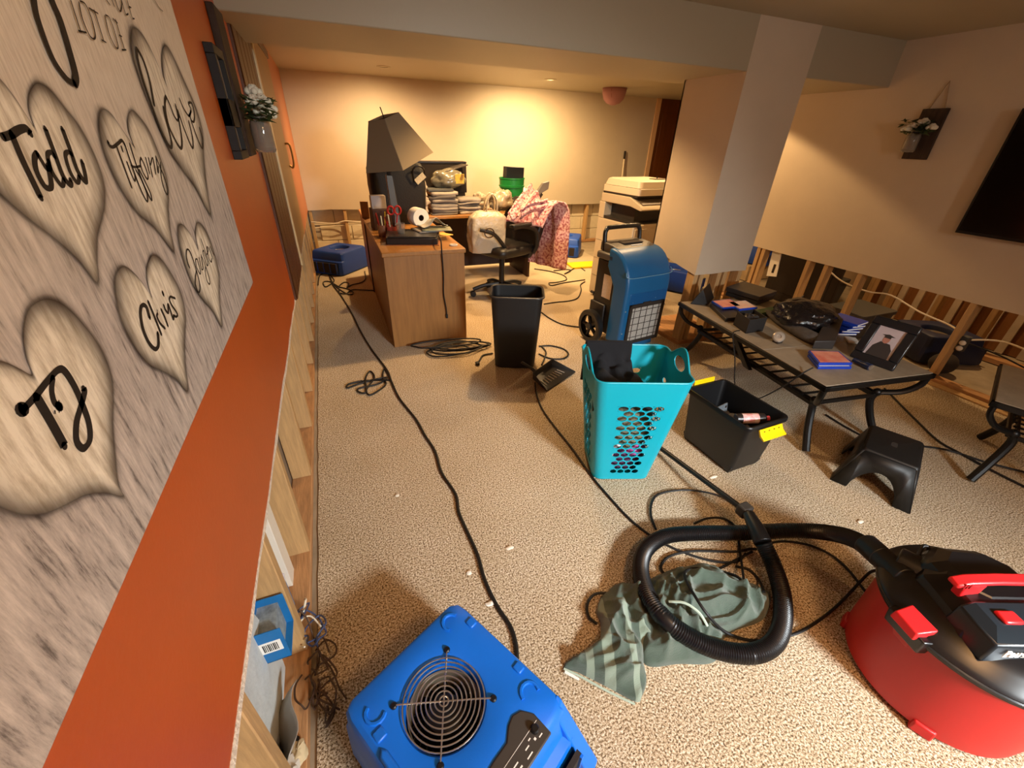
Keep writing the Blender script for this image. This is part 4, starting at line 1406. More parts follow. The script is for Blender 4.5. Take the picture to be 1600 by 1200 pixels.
# lamp with tilted square shade
LX, LY = .54, 4.15
lp = thing('desk_lamp', 'table lamp with crooked brown square shade standing on the desk', 'lamp', (LX, LY, DZ))
M_shade = mat('lamp_shade', '#8c7c62', .8, bump=(200, .1))
M_lpost = mat('lamp_post', '#4f4a44', .4, .3)
MB().box(LX - .08, LX + .08, LY - .08, LY + .08, DZ, DZ + .025).build('lamp_base', M_lpost, lp, bevel=.006)
MB().hexa([(LX - .035, LY - .03, DZ + .02), (LX + .035, LY - .03, DZ + .02), (LX + .035, LY + .03, DZ + .02), (LX - .035, LY + .03, DZ + .02), (LX - .055, LY - .03, 1.30), (LX + .0, LY - .03, 1.30), (LX + .0, LY + .03, 1.30), (LX - .055, LY + .03, 1.30)]).build('lamp_post', M_lpost, lp, bevel=.004)
MB().cyl((LX - .028, LY, 1.28), (LX - .02, LY, 1.42), .018, n=10).build('lamp_neck', M_dark, lp)
LQ = XF((LX + .035, LY, 1.56), math.radians(38), math.radians(0)) 
LQ = Matrix.Translation((LX + .03, LY + .0, 1.56)) @ Matrix.Rotation(math.radians(-17), 4, 'Y') @ Matrix.Rotation(math.radians(6), 4, 'X') @ Matrix.Rotation(math.radians(38), 4, 'Z')
mb = MB(LQ)
bh, th, hh = .215, .09, .175
for k in range(4):
    a0, a1 = PI / 4 + k * PI / 2, PI / 4 + (k + 1) * PI / 2
    s2 = math.sqrt(2)
    mb.add([(bh * s2 * math.cos(a0), bh * s2 * math.sin(a0), -hh), (bh * s2 * math.cos(a1), bh * s2 * math.sin(a1), -hh), (th * s2 * math.cos(a1), th * s2 * math.sin(a1), hh), (th * s2 * math.cos(a0), th * s2 * math.sin(a0), hh)], [(0, 1, 2, 3)])
mb.build('lamp_shade', M_shade, lp, smooth=0, solid=.006)
mb = MB(LQ)
for k in range(2):
    a = PI / 4 + k * PI / 2
    mb.tube([(th * 1.4 * math.cos(a), th * 1.4 * math.sin(a), hh - .01), (-th * 1.4 * math.cos(a), -th * 1.4 * math.sin(a), hh - .01)], .003, 6)
mb.tube([(0, 0, hh - .16), (0, 0, hh + .07)], .0045, 6)
mb.build('shade_spider', M_dark, lp)

# black bag-like case with headset and label behind the lamp
bc = thing('black_case', 'bulky black case standing on the desk behind the lamp', 'case', (.66, 4.75, DZ))
mb = MB()
rg = [[(.655 + x, 4.78 + y, z) for x, y in rrect(w, d, .06, 6)] for w, d, z in ((.44, .34, DZ), (.50, .38, DZ + .05), (.54, .40, DZ + .35), (.53, .39, DZ + .50), (.48, .34, DZ + .555), (.3, .2, DZ + .57))]
mb.loft(rg)
mb.build('case_body', mat('case_black', '#15110f', .7, bump=(60, .3)), bc, smooth=50)
MB().tube([(.80, 4.56, DZ + .40), (.79, 4.54, DZ + .50), (.84, 4.53, DZ + .54), (.90, 4.55, DZ + .51), (.91, 4.58, DZ + .42)], .008, 8, 5).build('strap', M_blackm, bc)
MB(XF((.86, 4.555, DZ + .43), 0, 0, math.radians(-38))).box(-.055, .055, -.003, .003, -.028, .028).build('label', mat('label_cream', '#cfc3a4', .7, var=(80, .25)), bc)

tag(MB(XF((.415, 4.42, DZ + .185), math.radians(5))).box(-.065, .07, -.04, .04, 0, .115).build('tissue_box', mat('box_grey', '#b9ada6', .7), bevel=.004), 'small pale box stacked at the far left of the desk', 'box')
tag(MB(XF((.43, 4.42, DZ), math.radians(5))).box(-.09, .10, -.09, .09, 0, .184).build('dark_carton', mat('carton_dark', '#3a2018', .7), bevel=.004), 'dark carton under the small pale box on the desk', 'box')

# pen cups
for i, (x, y, colr, lab, n) in enumerate(((.40, 4.05, '#8c5a3c', 'clear cup of pens and tools at the left desk edge', 7), (.47, 3.97, '#a04030', 'cup with red handled scissors beside the lamp post', 6))):
    pc = thing('pencil_cup', lab, 'cup', (x, y, DZ))
    MB().lathe([(.001, DZ), (.045, DZ), (.05, DZ + .10), (.047, DZ + .10), (.042, DZ + .006), (.001, DZ + .006)], (x, y, 0), 20).build('cup', mat('cup%d' % i, colr, .3, var=(20, .3)), pc)
    for k in range(n):
        a = 2 * PI * k / n + i
        top = Vector((x + .055 * math.cos(a), y + .055 * math.sin(a), DZ + .16 + .05 * rnd.random()))
        cl = ['#b3231c', '#c9b23a', '#262223', '#7a3b20', '#8f1f1a', '#d8cfae', '#4d2c1c'][(k + i * 2) % 7]
        MB().tube([(x + .02 * math.cos(a), y + .02 * math.sin(a), DZ + .01), top], .006, 6).build('pen', mat('pen' + cl, cl, .4), pc)
    if i == 1:
        for s_ in (-1, 1):
            MB().tube([Vector((x + .03 + s_ * .03 + .026 * math.cos(2 * PI * k / 14), y - .02, DZ + .23 + .034 * math.sin(2 * PI * k / 14))) for k in range(14)], .008, 8, closed=True).build('scissor_handle', mat('scissor_red', '#a8201a', .4), pc)
gl = thing('drinking_glass', 'small clear glass tumbler in front of the pen cups', 'glass', (.53, 3.79, DZ))
M_glass = mat('clear_glass', '#e8e4dc', .05, trans=.9)
MB().lathe([(.001, DZ + .06), (.03, DZ + .06), (.038, DZ + .15), (.036, DZ + .15), (.028, DZ + .066), (.001, DZ + .066)], (.52, 3.80, 0), 20).build('tumbler', M_glass, gl)

# black tray (flat machine) at the near end
tr = thing('flat_scanner', 'flat black scanner lying on the near end of the desk', 'scanner', (.62, 3.72, DZ))
sa = [Vector(p) for p in [(0.375,3.686,0.81),(0.783,3.583,0.81),(0.871,3.886,0.81),(0.425,4.08,0.81)]]
MB().hexa([p + Vector((0, 0, .0)) for p in sa] + [p + Vector((0, 0, .055)) for p in sa]).build('scanner_body', mat('scan_black', '#1a1715', .35), tr, bevel=.006)
MB().hexa([p.lerp(sum(sa, Vector()) / 4, .06) + Vector((0, 0, .055)) for p in sa] + [p.lerp(sum(sa, Vector()) / 4, .06) + Vector((0, 0, .066)) for p in sa]).build('scanner_lid', mat('scan_lid', '#2b2724', .3), tr, bevel=.003)
tag(MB().hexa([p + (p - sum(sa, Vector()) / 4) * .04 + Vector((0, -.012, .0005)) for p in sa] + [p + (p - sum(sa, Vector()) / 4) * .04 + Vector((0, -.012, .004)) for p in sa]).build('cork_mat', mat('cork', '#8d5128', .7)), 'thin reddish mat under the flat black scanner', 'mat')
# paper roll
rl = thing('paper_roll', 'white paper roll lying on its side on the desk', 'roll', (.66, 4.0, DZ))
rc = Vector((.735, 3.98, DZ + .156))
ra = Vector((-.30, .95, 0.0)).normalized()
mb = MB()
q = [(.026, 0), (.026, .12), (.078, .12), (.08, .115), (.08, .005), (.078, 0), (.026, 0)]
mb.lathe(q, rc, 36, False, axis=ra)
mb.build('roll_paper', mat('roll_white', '#efe9df', .8), rl)
MB().lathe([(.026, .001), (.023, .001), (.023, .119), (.026, .119)], rc, 24, False, axis=ra).build('roll_core', mat('roll_core', '#3a2a1c', .9), rl)
# newspapers, magazine, envelope
for i, (px, z, rot, w, d, m, lab) in enumerate((((.80, 3.90), .067, 12, .30, .22, M_papergrey, 'folded newspaper on top of the flat scanner'), ((.84, 3.86), .078, -8, .26, .2, mat('magazine', '#8c8f78', .4, var=(9, .5)), 'glossy magazine under the crumpled flyer'), ((.87, 3.98), .0, 25, .24, .17, mat('envelope', '#e0a94e', .7), 'yellow envelope sticking out over the desk edge'))):
    M_ = XF((px[0], px[1], DZ + z), math.radians(rot))
    mb = MB(M_)
    mb.grid(lambda u, v: (-w / 2 + w * u, -d / 2 + d * v, .004 + .006 * math.sin(u * 3 + i) * v), 8, 6)
    tag(mb.build(['newspaper', 'magazine', 'envelope'][i], m, smooth=180, solid=.007), lab, ['newspaper', 'magazine', 'envelope'][i])
mb = MB(XF((.82, 3.93, DZ + .10), math.radians(10)))
mb.grid(lambda u, v: (-.12 + .24 * u, -.08 + .16 * v, .0 + .075 * math.exp(-((u - .55) / .22) ** 2) * (1 - .5 * v) + .008 * noise.noise(Vector((u * 4, v * 4, 2)))), 18, 10)
tag(mb.build('flyer', mat('flyer', '#bdb8ac', .5, var=(18, .3)), smooth=180, solid=.002), 'crumpled folded flyer leaning on the paper roll', 'paper')
tag(MB().tube([(.905 + .03 * math.cos(2 * PI * k / 24), 3.53 + .022 * math.sin(2 * PI * k / 24), DZ + .007) for k in range(24)], .007, 6, closed=True).build('tape_roll', mat('tape_white', '#d9cdb8', .5)), 'small pale tape ring near the front desk corner', 'tape')
# cord hanging down the desk front
cr = thing('hanging_cord', 'black cord with plug hanging down the front panel of the desk', 'cord', (.77, 3.41, .3))
MB().tube([(.80, 3.62, DZ + .07), (.785, 3.50, DZ + .075), (.775, 3.42, DZ + .06), (.772, 3.399, DZ - .02), (.775, 3.398, .6), (.768, 3.399, .45), (.782, 3.398, .32), (.785, 3.40, .26)], .0055, 7, 6).build('cord', M_cord, cr)
MB().box(.776, .794, 3.388, 3.406, .225, .262).build('plug', M_cord, cr, bevel=.003)


# paper stacks on the return
def stack(x, y, w, d, n, lab, grp, seed, z0=DZ, th=.03, cols=None):
    r = random.Random(seed)
    t = thing('paper_stack', lab, 'paper stack', (x, y, z0))
    z = z0
    for k in range(n):
        h = th * r.uniform(.5, 1.4)
        M_ = XF((x + r.uniform(-.012, .012), y + r.uniform(-.012, .012), z), math.radians(r.uniform(-5, 5)))
        mb = MB(M_)
        sl = r.uniform(-.004, .006)
        mb.grid(lambda u, v: (-w / 2 + w * u, -d / 2 + d * v, h / 2 + sl * (u - .5) * 4 + .003 * math.sin(u * 6 + k)), 8, 4)
        c = r.choice(cols or ['#6f6862', '#968d84', '#857a70', '#5e5855', '#a89e92'])
        mb.build('paper_sheaf', mat('sheaf' + c, c, .8, var=(80, .15), stretch=(1, 1, 9)), t, smooth=180, solid=h * .92)
        z += h
    return z


z1 = stack(1.22, 5.22, .30, .26, 8, 'left tall paper stack on the desk return', 'paper stacks', 3)
z2 = stack(1.53, 5.24, .26, .26, 6, 'right paper stack on the desk return beside the tote bags', 'paper stacks', 5, th=.034)
stack(1.75, 5.42, .22, .24, 4, 'low paper stack behind the white plastic bag', 'paper stacks', 11, th=.03)
tag(MB(XF((1.2, 5.25, z1), math.radians(4))).box(-.16, .14, -.12, .12, .004, .03).build('binder', mat('binder_grey', '#4a4b4a', .5), bevel=.004), 'dark grey binder on top of the left tall paper stack', 'binder')
pbm = lump(None, (1.33, 5.30, z1 + .12), (.19, .11, .10), 5.5, .22, 8)
pb = thing('plastic_bag', 'clear plastic bag with yellow label on top of the paper stacks', 'bag', (1.33, 5.30, z1 + .03))
pbm.build('bag', mat('clear_bag', '#8e8874', .2, trans=.25, var=(12, .4)), pb, smooth=180)
MB(XF((1.43, 5.185, z1 + .13), math.radians(6), math.radians(8))).box(-.05, .06, -.003, .003, -.05, .05).build('label', mat('label_yellow', '#e0bf55', .6, var=(30, .3)), pb)
MB(XF((1.46, 5.178, z1 + .15), math.radians(6), math.radians(8), math.radians(20))).box(-.015, .015, -.003, .003, -.03, .03).build('label_print', mat('label_brown', '#8a6a35', .6), pb)
bt = thing('letter_tray', 'wide black tray standing behind the clear plastic bag', 'tray', (1.2, 5.60, DZ))
MB().box(.83, 1.60, 5.46, 5.62, DZ + .20, DZ + .52).build('tray_box', M_dark, bt, bevel=.005)
MB().box(.83, 1.60, 5.45, 5.63, DZ + .52, DZ + .54).build('tray_rim', mat('tray_rim', '#201a18', .4), bt, bevel=.003)
MB(XF((1.42, 5.36, z1 + .235), math.radians(8), 0, math.radians(-14))).box(-.17, .14, -.1, .1, -.006, .006).build('tray_shelf', mat('tray_grey', '#4b4540', .35), bt, bevel=.003)
MB().box(.85, 1.58, 5.47, 5.61, DZ, DZ + .2).build('tray_stand', M_dark, bt)
# crumpled paper trimming at the left of the stacks
for k, (x, y, z, r) in enumerate(((.985, 5.12, DZ + .06, .05), (1.0, 5.12, DZ + .15, .045), (.97, 5.1, DZ + .235, .045), (.99, 5.12, DZ + .315, .04), (.96, 5.1, DZ + .39, .035))):
    tag(lump(None, (x, y, z), (r, r * .9, r), 2.2 * k, .5, 10, 20, 14).build('crumpled_paper', mat('crumple', '#b7a894', .8, var=(20, .35)), smooth=30), 'crumpled paper ball, %s in the column beside the left paper stack' % ['lowest', 'second lowest', 'middle one', 'second from top', 'topmost'][k], 'paper', 'crumpled papers')
for k, (x, y, z, r) in enumerate(((1.74, 5.40, DZ + .155, .055), (1.86, 5.46, DZ + .05, .05), (1.95, 5.30, DZ + .045, .045), (1.83, 5.28, DZ + .04, .04))):
    tag(lump(None, (x, y, z), (r * 1.3, r, r * .8), 3.7 * k + 1, .5, 10, 20, 14).build('crumpled_paper', mat('crumple', '#b7a894', .8, var=(20, .35)), smooth=30), 'crumpled paper on the desk return, %s' % ['on top of the low paper stack', 'beside the green bucket', 'in front of the green bucket', 'behind the white shopping bag'][k], 'paper', 'crumpled papers by the bucket')

# green bucket with black box
gb = thing('bucket', 'green plastic bucket on the desk return against the far wall', 'bucket', (2.18, 5.45, DZ))
M_green = mat('bucket_green', '#0f7a34', .4)
gx, gy = 2.19, 5.44
mb = MB().lathe([(.001, DZ), (.135, DZ), (.15, DZ + .26), (.162, DZ + .262), (.165, DZ + .285), (.156, DZ + .29), (.158, DZ + .355), (.166, DZ + .36), (.164, DZ + .372), (.152, DZ + .368), (.13, DZ + .02), (.001, DZ + .02)], (gx, gy, 0), 40)
mb.build('pail', M_green, gb)
MB().tube([(gx + .168 * math.cos(a), gy - .168 * abs(math.sin(a)) * .9 - .0, DZ + .27 - .12 * abs(math.sin(a))) for a in [PI * k / 16 for k in range(17)]], .004, 6).build('bail', mat('bail_wire', '#c9c2b0', .4, .8), gb)
tag(MB(XF((gx + .02, gy + .03, DZ + .03), math.radians(4), 0, math.radians(2))).box(-.125, .125, -.05, .05, 0, .46).build('black_box', mat('box_black', '#1c1f22', .5), bevel=.006), 'flat black box standing upright in the green bucket', 'box')
# grey bent bracket at the right end of the return
gr = thing('desk_tray_arm', 'grey angled plastic arm leaning at the right end of the desk return', 'arm', (2.3, 5.35, DZ))
MB().prism([(2.24, DZ + .005), (2.32, DZ + .005), (2.50, DZ + .22), (2.58, DZ + .26), (2.59, DZ + .35), (2.50, DZ + .33), (2.44, DZ + .25)], 5.16, 5.21, 'y').build('arm', mat('arm_grey', '#77706b', .45), gr, bevel=.006)
MB().prism([(2.32, DZ + .01), (2.36, DZ + .01), (2.50, DZ + .20), (2.48, DZ + .22)], 5.14, 5.16, 'y').build('inner_strip', M_dark, gr, bevel=.003)

# ------------------------------------------------------------------ office chair
CH = XF((1.70, 4.46, 0), math.radians(-66)) @ Matrix.Scale(1.12, 4)    # local -y is the way it faces
ch = thing('office_chair', 'black swivel office chair turned to the left, buried under bags and blanket', 'chair', (1.72, 4.50, 0))
M_leather = mat('chair_black', '#17130f', .45, bump=(80, .1))
mb = MB(CH)
mb.loft([[(x, y, z) for x, y in rrect(w, d, .07, 6)] for w, d, z in ((.40, .40, .44), (.48, .48, .46), (.50, .50, .50), (.47, .47, .535), (.38, .38, .545))])
mb.build('seat', M_leather, ch, smooth=60)
mb = MB(CH)
rows = []
for z, y, w, th_ in ((.40, .20, .40, .06), (.52, .24, .50, .08), (.70, .295, .53, .085), (.86, .345, .50, .08), (.925, .37, .38, .055)):
    rows.append([(x, y + yy, z) for x, yy in rrect(w, th_, .024, 4)])
mb.loft(rows)
mb.build('backrest', M_leather, ch, smooth=60)
for sx in (-1, 1):
    mb = MB(CH)
    mb.tube([(sx * .24, .20, .46), (sx * .285, .20, .55), (sx * .29, .16, .68), (sx * .285, .0, .735), (sx * .285, -.15, .735)], .022, 10, 5)
    a_ = mb.build('armrest', M_black, ch)
    MB(CH).box(sx * .285 - .032, sx * .285 + .032, -.17, .08, .735, .765).build('arm_pad', M_black, a_, bevel=.012)
MB(CH).cyl((0, 0, .12), (0, 0, .44), .028, n=14).build('gas_lift', M_blackm, ch)
MB(CH).tube([(0, .0, .40), (0, .2, .42), (0, .27, .55)], .025, 8, 4, flat=.5).build('back_bracket', M_black, ch)
for k in range(5):
    a = 2 * PI * k / 5 + .35
    d_ = Vector((math.cos(a), math.sin(a), 0))
    lg = MB(CH).tube([d_ * .03 + Vector((0, 0, .13)), d_ * .18 + Vector((0, 0, .115)), d_ * .30 + Vector((0, 0, .075))], .02, 8, 3).build('base_leg', M_black, ch)
    MB(CH).cyl(d_ * .30 + Vector((-d_.y, d_.x, 0)) * -.022 + Vector((0, 0, .03)), d_ * .30 + Vector((-d_.y, d_.x, 0)) * .022 + Vector((0, 0, .03)), .03, n=14).build('caster', M_black, lg, bevel=.004)

# white plastic shopping bag on the seat
M_bag = mat('bag_white', '#b9ab93', .3, bump=(18, .5, .02))
bg = thing('shopping_bag', 'white plastic shopping bag with loop handles on the office chair', 'bag', (1.47, 4.33, .55))


def bagfn(u, v):
    a = 2 * PI * u
    w, d = .19, .10
    k = .98 + .08 * math.sin(PI * v) - max(0, v - .88) * 3.2
    n = 1 + .10 * noise.noise(Vector((math.cos(a) * 2, math.sin(a) * 2, v * 4)))
    return (1.48 + w * k * n * math.copysign(abs(math.cos(a)) ** .45, math.cos(a)), 4.34 + d * k * n * math.copysign(abs(math.sin(a)) ** .6, math.sin(a)), .555 + .40 * v)


mb = MB()
mb.grid(bagfn, 48, 22, True)
mb.build('bag_body', M_bag, bg, smooth=180)
MB().poly([bagfn(i / 48, 1) for i in range(48)]).build('bag_top', M_bag, bg, smooth=0)
for dy in (-.03, .05):
    MB().tube([(1.46, 4.33 + dy, .94), (1.475, 4.33 + dy, 1.06), (1.52, 4.33 + dy, 1.12), (1.57, 4.33 + dy, 1.06), (1.575, 4.33 + dy, .94)], .014, 8, 5, flat=.6).build('bag_handle', M_bag, bg)
pr_ = thing('purse_strap', 'dark leather strap with round ring lying across the white bag', 'strap', (1.46, 4.23, .7))
MB().tube([(1.36, 4.205, .80), (1.42, 4.19, .785), (1.50, 4.19, .755), (1.57, 4.20, .69), (1.64, 4.21, .60)], .02, 8, 5).build('strap', M_leather, pr_)
MB().tube([(1.45 + .05 * math.cos(2 * PI * k / 20), 4.185, .77 + .045 * math.sin(2 * PI * k / 20)), ] [0:0] + [(1.45 + .05 * math.cos(2 * PI * k / 20), 4.175, .77 + .045 * math.sin(2 * PI * k / 20)) for k in range(20)], .006, 6, closed=True).build('ring', mat('ring_dark', '#4a3a30', .4, .6), pr_)
tag(lump(None, (1.80, 4.78, 1.0), (.13, .11, .10), 6.1, .35, 8).build('clear_bag', mat('clear_bag2', '#b5a78c', .25, trans=.2, var=(15, .3)), smooth=180), 'translucent plastic bag bulging behind the white shopping bag', 'bag')


# pink flowered blanket over the chair back
def pink():
    m = mat('blanket_pink', '#c9858a', .95)
    nt = m.node_tree
    b = nt.nodes['Principled BSDF']
    tc = nt.nodes.new('ShaderNodeTexCoord')
    n = nt.nodes.new('ShaderNodeTexNoise')
    n.inputs['Scale'].default_value = 42
    n.inputs['Detail'].default_value = 3
    nt.links.new(tc.outputs['Object'], n.inputs['Vector'])
    rp = nt.nodes.new('ShaderNodeValToRGB')
    e = rp.color_ramp.elements
    e[0].position, e[0].color = .38, (*lin('#a04f58'), 1)
    e[1].position, e[1].color = .62, (*lin('#ecc9c6'), 1)
    k = e.new(.5)
    k.color = (*lin('#d9a0a2'), 1)
    nt.links.new(n.outputs['Fac'], rp.inputs[0])
    nt.links.new(rp.outputs[0], b.inputs['Base Color'])
    return m


M_pink = pink()
bn = thing('pink_blanket', 'pink flowered blanket draped over the back of the office chair', 'blanket', (2.1, 4.45, .3))


def blk_fn(u, v):
    # u across the backrest, v from the front fold over the top and down behind
    path = [(1.93, .80), (1.98, .92), (2.04, 1.02), (2.10, 1.045), (2.17, 1.03), (2.215, .96), (2.235, .80), (2.24, .6), (2.245, .45), (2.24, .33)]
    k = v * (len(path) - 1)
    i = min(int(k), len(path) - 2)
    f = k - i
    x = path[i][0] * (1 - f) + path[i + 1][0] * f
    z = path[i][1] * (1 - f) + path[i + 1][1] * f
    y = 4.16 + .46 * u
    x += .022 * math.sin(u * 14 + v * 2) * min(1, v * 2) - .24 * (u - .45)
    z += .012 * noise.noise(Vector((u * 4, v * 4, 0)))
    return (x, y, z)


mb = MB()
mb.grid(blk_fn, 40, 40)
mb.build('blanket_drape', M_pink, bn, smooth=180, solid=.016)
mb = MB()


def strip(u, v):
    p = Vector((1.70, 4.22, .90)).lerp(Vector((2.10, 4.50, 1.12)), u)
    w = .05 + .05 * u
    return (p.x + w * (v - .5) * 1.2, p.y + .02 * math.sin(v * 9), p.z - w * (v - .5) * 1.5 + .02 * math.sin(v * 7 + u * 3))


mb.grid(strip, 24, 12)
mb.build('blanket_fold', M_pink, bn, smooth=180, solid=.018)
mb = MB()
mb.grid(lambda u, v: (Vector((1.80, 4.20, .93)).lerp(Vector((2.12, 4.24, 1.045)), u) + Vector((.02, .04, -.10)) * (v - .5) + Vector((0, .02 * math.sin(v * 8), .02 * math.sin(u * 5)))), 24, 12)
mb.build('blanket_fold', M_pink, bn, smooth=180, solid=.018)
MB().tube([(1.76, 4.18, .92), (1.92, 4.28, 1.06), (2.02, 4.36, 1.13)], .012, 8, 4).build('blanket_binding', mat('binding_pink', '#d89a94', .7), bn)

# ------------------------------------------------------------------ copier
M_cop = mat('copier_cream', '#c4b59b', .5, var=(6, .05))
M_cop2 = mat('copier_cream_light', '#d8cbb4', .5)
cpr = thing('copier', 'large cream office copier standing behind the column', 'copier', (3.1, 4.45, 0))
KM = XF((2.80, 3.63, 0), math.radians(6))
CL, CD = .62, .58
M_cdark = mat('copier_dark', '#2e2a26', .5)
MB(KM).box(0, CL, 0, CD, .03, .885).build('cabinet', M_cop, cpr, bevel=.012)
for k, z0 in enumerate((.06, .26, .46, .66)):
    MB(KM).box(.02, CL - .02, -.012, .004, z0, z0 + .185).build('paper_drawer', M_cop, cpr, bevel=.005)
    if k:
        MB(KM).box(-.003, .002, .02, CD - .02, z0 - .008, z0 - .004).build('side_seam', mat('copier_seam', '#8f8470', .6), cpr)
MB(KM).box(.0, CL, CD - .09, CD, .885, 1.05).build('rear_post', M_cop, cpr, bevel=.006)
MB(KM).box(CL - .1, CL, .2, CD, .885, 1.05).build('side_post', M_cop, cpr)
MB(KM).box(.10, CL - .06, .12, CD - .08, .885, 1.05).build('inner_wall', M_cdark, cpr)
MB(KM).hexa([(.005, .02, .885), (CL - .02, .02, .885), (CL - .02, CD - .09, .885), (.005, CD - .09, .885), (.005, .02, .895), (CL - .02, .02, .895), (CL - .02, CD - .09, .915), (.005, CD - .09, .915)]).build('output_tray', M_cdark, cpr)
MB(KM).prism([(.56, 1.05), (.56, 1.135), (.12, 1.135), (-.05, 1.07), (-.075, 1.035), (-.05, 1.025), (.10, 1.05)], 0, CL, 'x').build('scanner_base', M_cop, cpr, bevel=.006)
MB(KM).hexa([(.03, .10, 1.129), (CL - .03, .10, 1.129), (CL - .03, -.045, 1.074), (.03, -.045, 1.074), (.03, .10, 1.137), (CL - .03, .10, 1.137), (CL - .03, -.045, 1.082), (.03, -.045, 1.082)]).build('control_panel', mat('copier_keys', '#5d5348', .5), cpr)
MB(KM).box(.01, CL - .01, .03, CD - .03, 1.135, 1.152).build('glass_gap', M_dark, cpr)
MB(KM).loft([[(x, y, 1.152) for x, y in rrect(CL - .02, CD - .02, .03, 5, CL / 2, CD / 2)], [(x, y, 1.215) for x, y in rrect(CL - .02, CD - .02, .03, 5, CL / 2, CD / 2)]]).build('scanner_lid', M_cop2, cpr, bevel=.004)
MB(KM).loft([[(x, y, 1.219) for x, y in rrect(CL - .03, CD - .03, .04, 5, CL / 2, CD / 2)], [(x, y, 1.275) for x, y in rrect(CL - .06, CD - .06, .05, 5, CL / 2, CD / 2)], [(x, y, 1.285) for x, y in rrect(CL - .10, CD - .10, .05, 5, CL / 2, CD / 2)]]).build('document_feeder', M_cop2, cpr, smooth=40)
MB(KM).box(.33, .47, .14, .24, 1.283, 1.292).build('feeder_slot', mat('copier_keys', '#5d5348', .5), cpr, bevel=.003)
MB(KM).cyl((.40, .2, 1.285), (.40, .2, 1.315), .006, n=8).build('feeder_knob', M_cdark, cpr)
MB(KM).box(CL - .02, CL + .09, .15, .45, 1.18, 1.19).build('feeder_tray', M_cop2, cpr, bevel=.003)
for x in (.06, CL - .06):
    for y in (.06, CD - .06):
        MB(KM).cyl((x, y, 0), (x, y, .04), .03, n=12).build('foot', M_cdark, cpr)
bh_ = thing('broom_handle', 'white broom handle with dark tip leaning on the far wall behind copier', 'broom', (4.83, 6.8, .1))
MB().cyl((4.80, 6.70, .0), (4.83, 6.83, 1.38), .014, n=10).build('stick', mat('stick_white', '#e8d6b4', .5), bh_)
MB().cyl((4.83, 6.829, 1.36), (4.835, 6.84, 1.48), .018, n=10).build('grip', M_dark, bh_)
MB().box(4.72, 4.88, 6.66, 6.74, 0, .10).build('broom_head', M_dark, bh_, bevel=.01)

# ------------------------------------------------------------------ canvas print on the left wall
XP = -.300


def poster_mat():
    m = bpy.data.materials.new('canvas_print')
    m.use_nodes = True
    nt = m.node_tree
    b = nt.nodes['Principled BSDF']
    b.inputs['Roughness'].default_value = .75
    tc = nt.nodes.new('ShaderNodeTexCoord')
    mp = nt.nodes.new('ShaderNodeMapping')
    mp.inputs['Scale'].default_value = (1, 34, 5)
    mp.inputs['Rotation'].default_value = (math.radians(-12), 0, 0)
    nt.links.new(tc.outputs['Object'], mp.inputs[0])
    n = nt.nodes.new('ShaderNodeTexNoise')
    n.inputs['Scale'].default_value = 2.2
    n.inputs['Detail'].default_value = 9
    n.inputs['Roughness'].default_value = .72
    nt.links.new(mp.outputs[0], n.inputs['Vector'])
    rp = nt.nodes.new('ShaderNodeValToRGB')
    e = rp.color_ramp.elements
    e[0].position, e[0].color = .34, (*lin('#665f5b'), 1)
    e[1].position, e[1].color = .64, (*lin('#d6ccc3'), 1)
    k = e.new(.46)
    k.color = (*lin('#b0a7a0'), 1)
    nt.links.new(n.outputs['Fac'], rp.inputs[0])
    n2 = nt.nodes.new('ShaderNodeTexNoise')
    n2.inputs['Scale'].default_value = 6
    n2.inputs['Detail'].default_value = 6
    nt.links.new(mp.outputs[0], n2.inputs['Vector'])
    r2 = nt.nodes.new('ShaderNodeValToRGB')
    r2.color_ramp.elements[0].position, r2.color_ramp.elements[0].color = .3, (*lin('#d6c8b2'), 1)
    r2.color_ramp.elements[1].position, r2.color_ramp.elements[1].color = .6, (*lin('#efe3d0'), 1)
    nt.links.new(n2.outputs['Fac'], r2.inputs[0])
    sx = nt.nodes.new('ShaderNodeSeparateXYZ')
    nt.links.new(tc.outputs['Object'], sx.inputs[0])
    mr = nt.nodes.new('ShaderNodeMapRange')
    mr.inputs['From Min'].default_value = -.22
    mr.inputs['From Max'].default_value = .12
    nt.links.new(sx.outputs['Z'], mr.inputs['Value'])
    mx = nt.nodes.new('ShaderNodeMixRGB')
    nt.links.new(mr.outputs[0], mx.inputs[0])
    nt.links.new(rp.outputs[0], mx.inputs[1])
    nt.links.new(r2.outputs[0], mx.inputs[2])
    nt.links.new(mx.outputs[0], b.inputs['Base Color'])
    return m


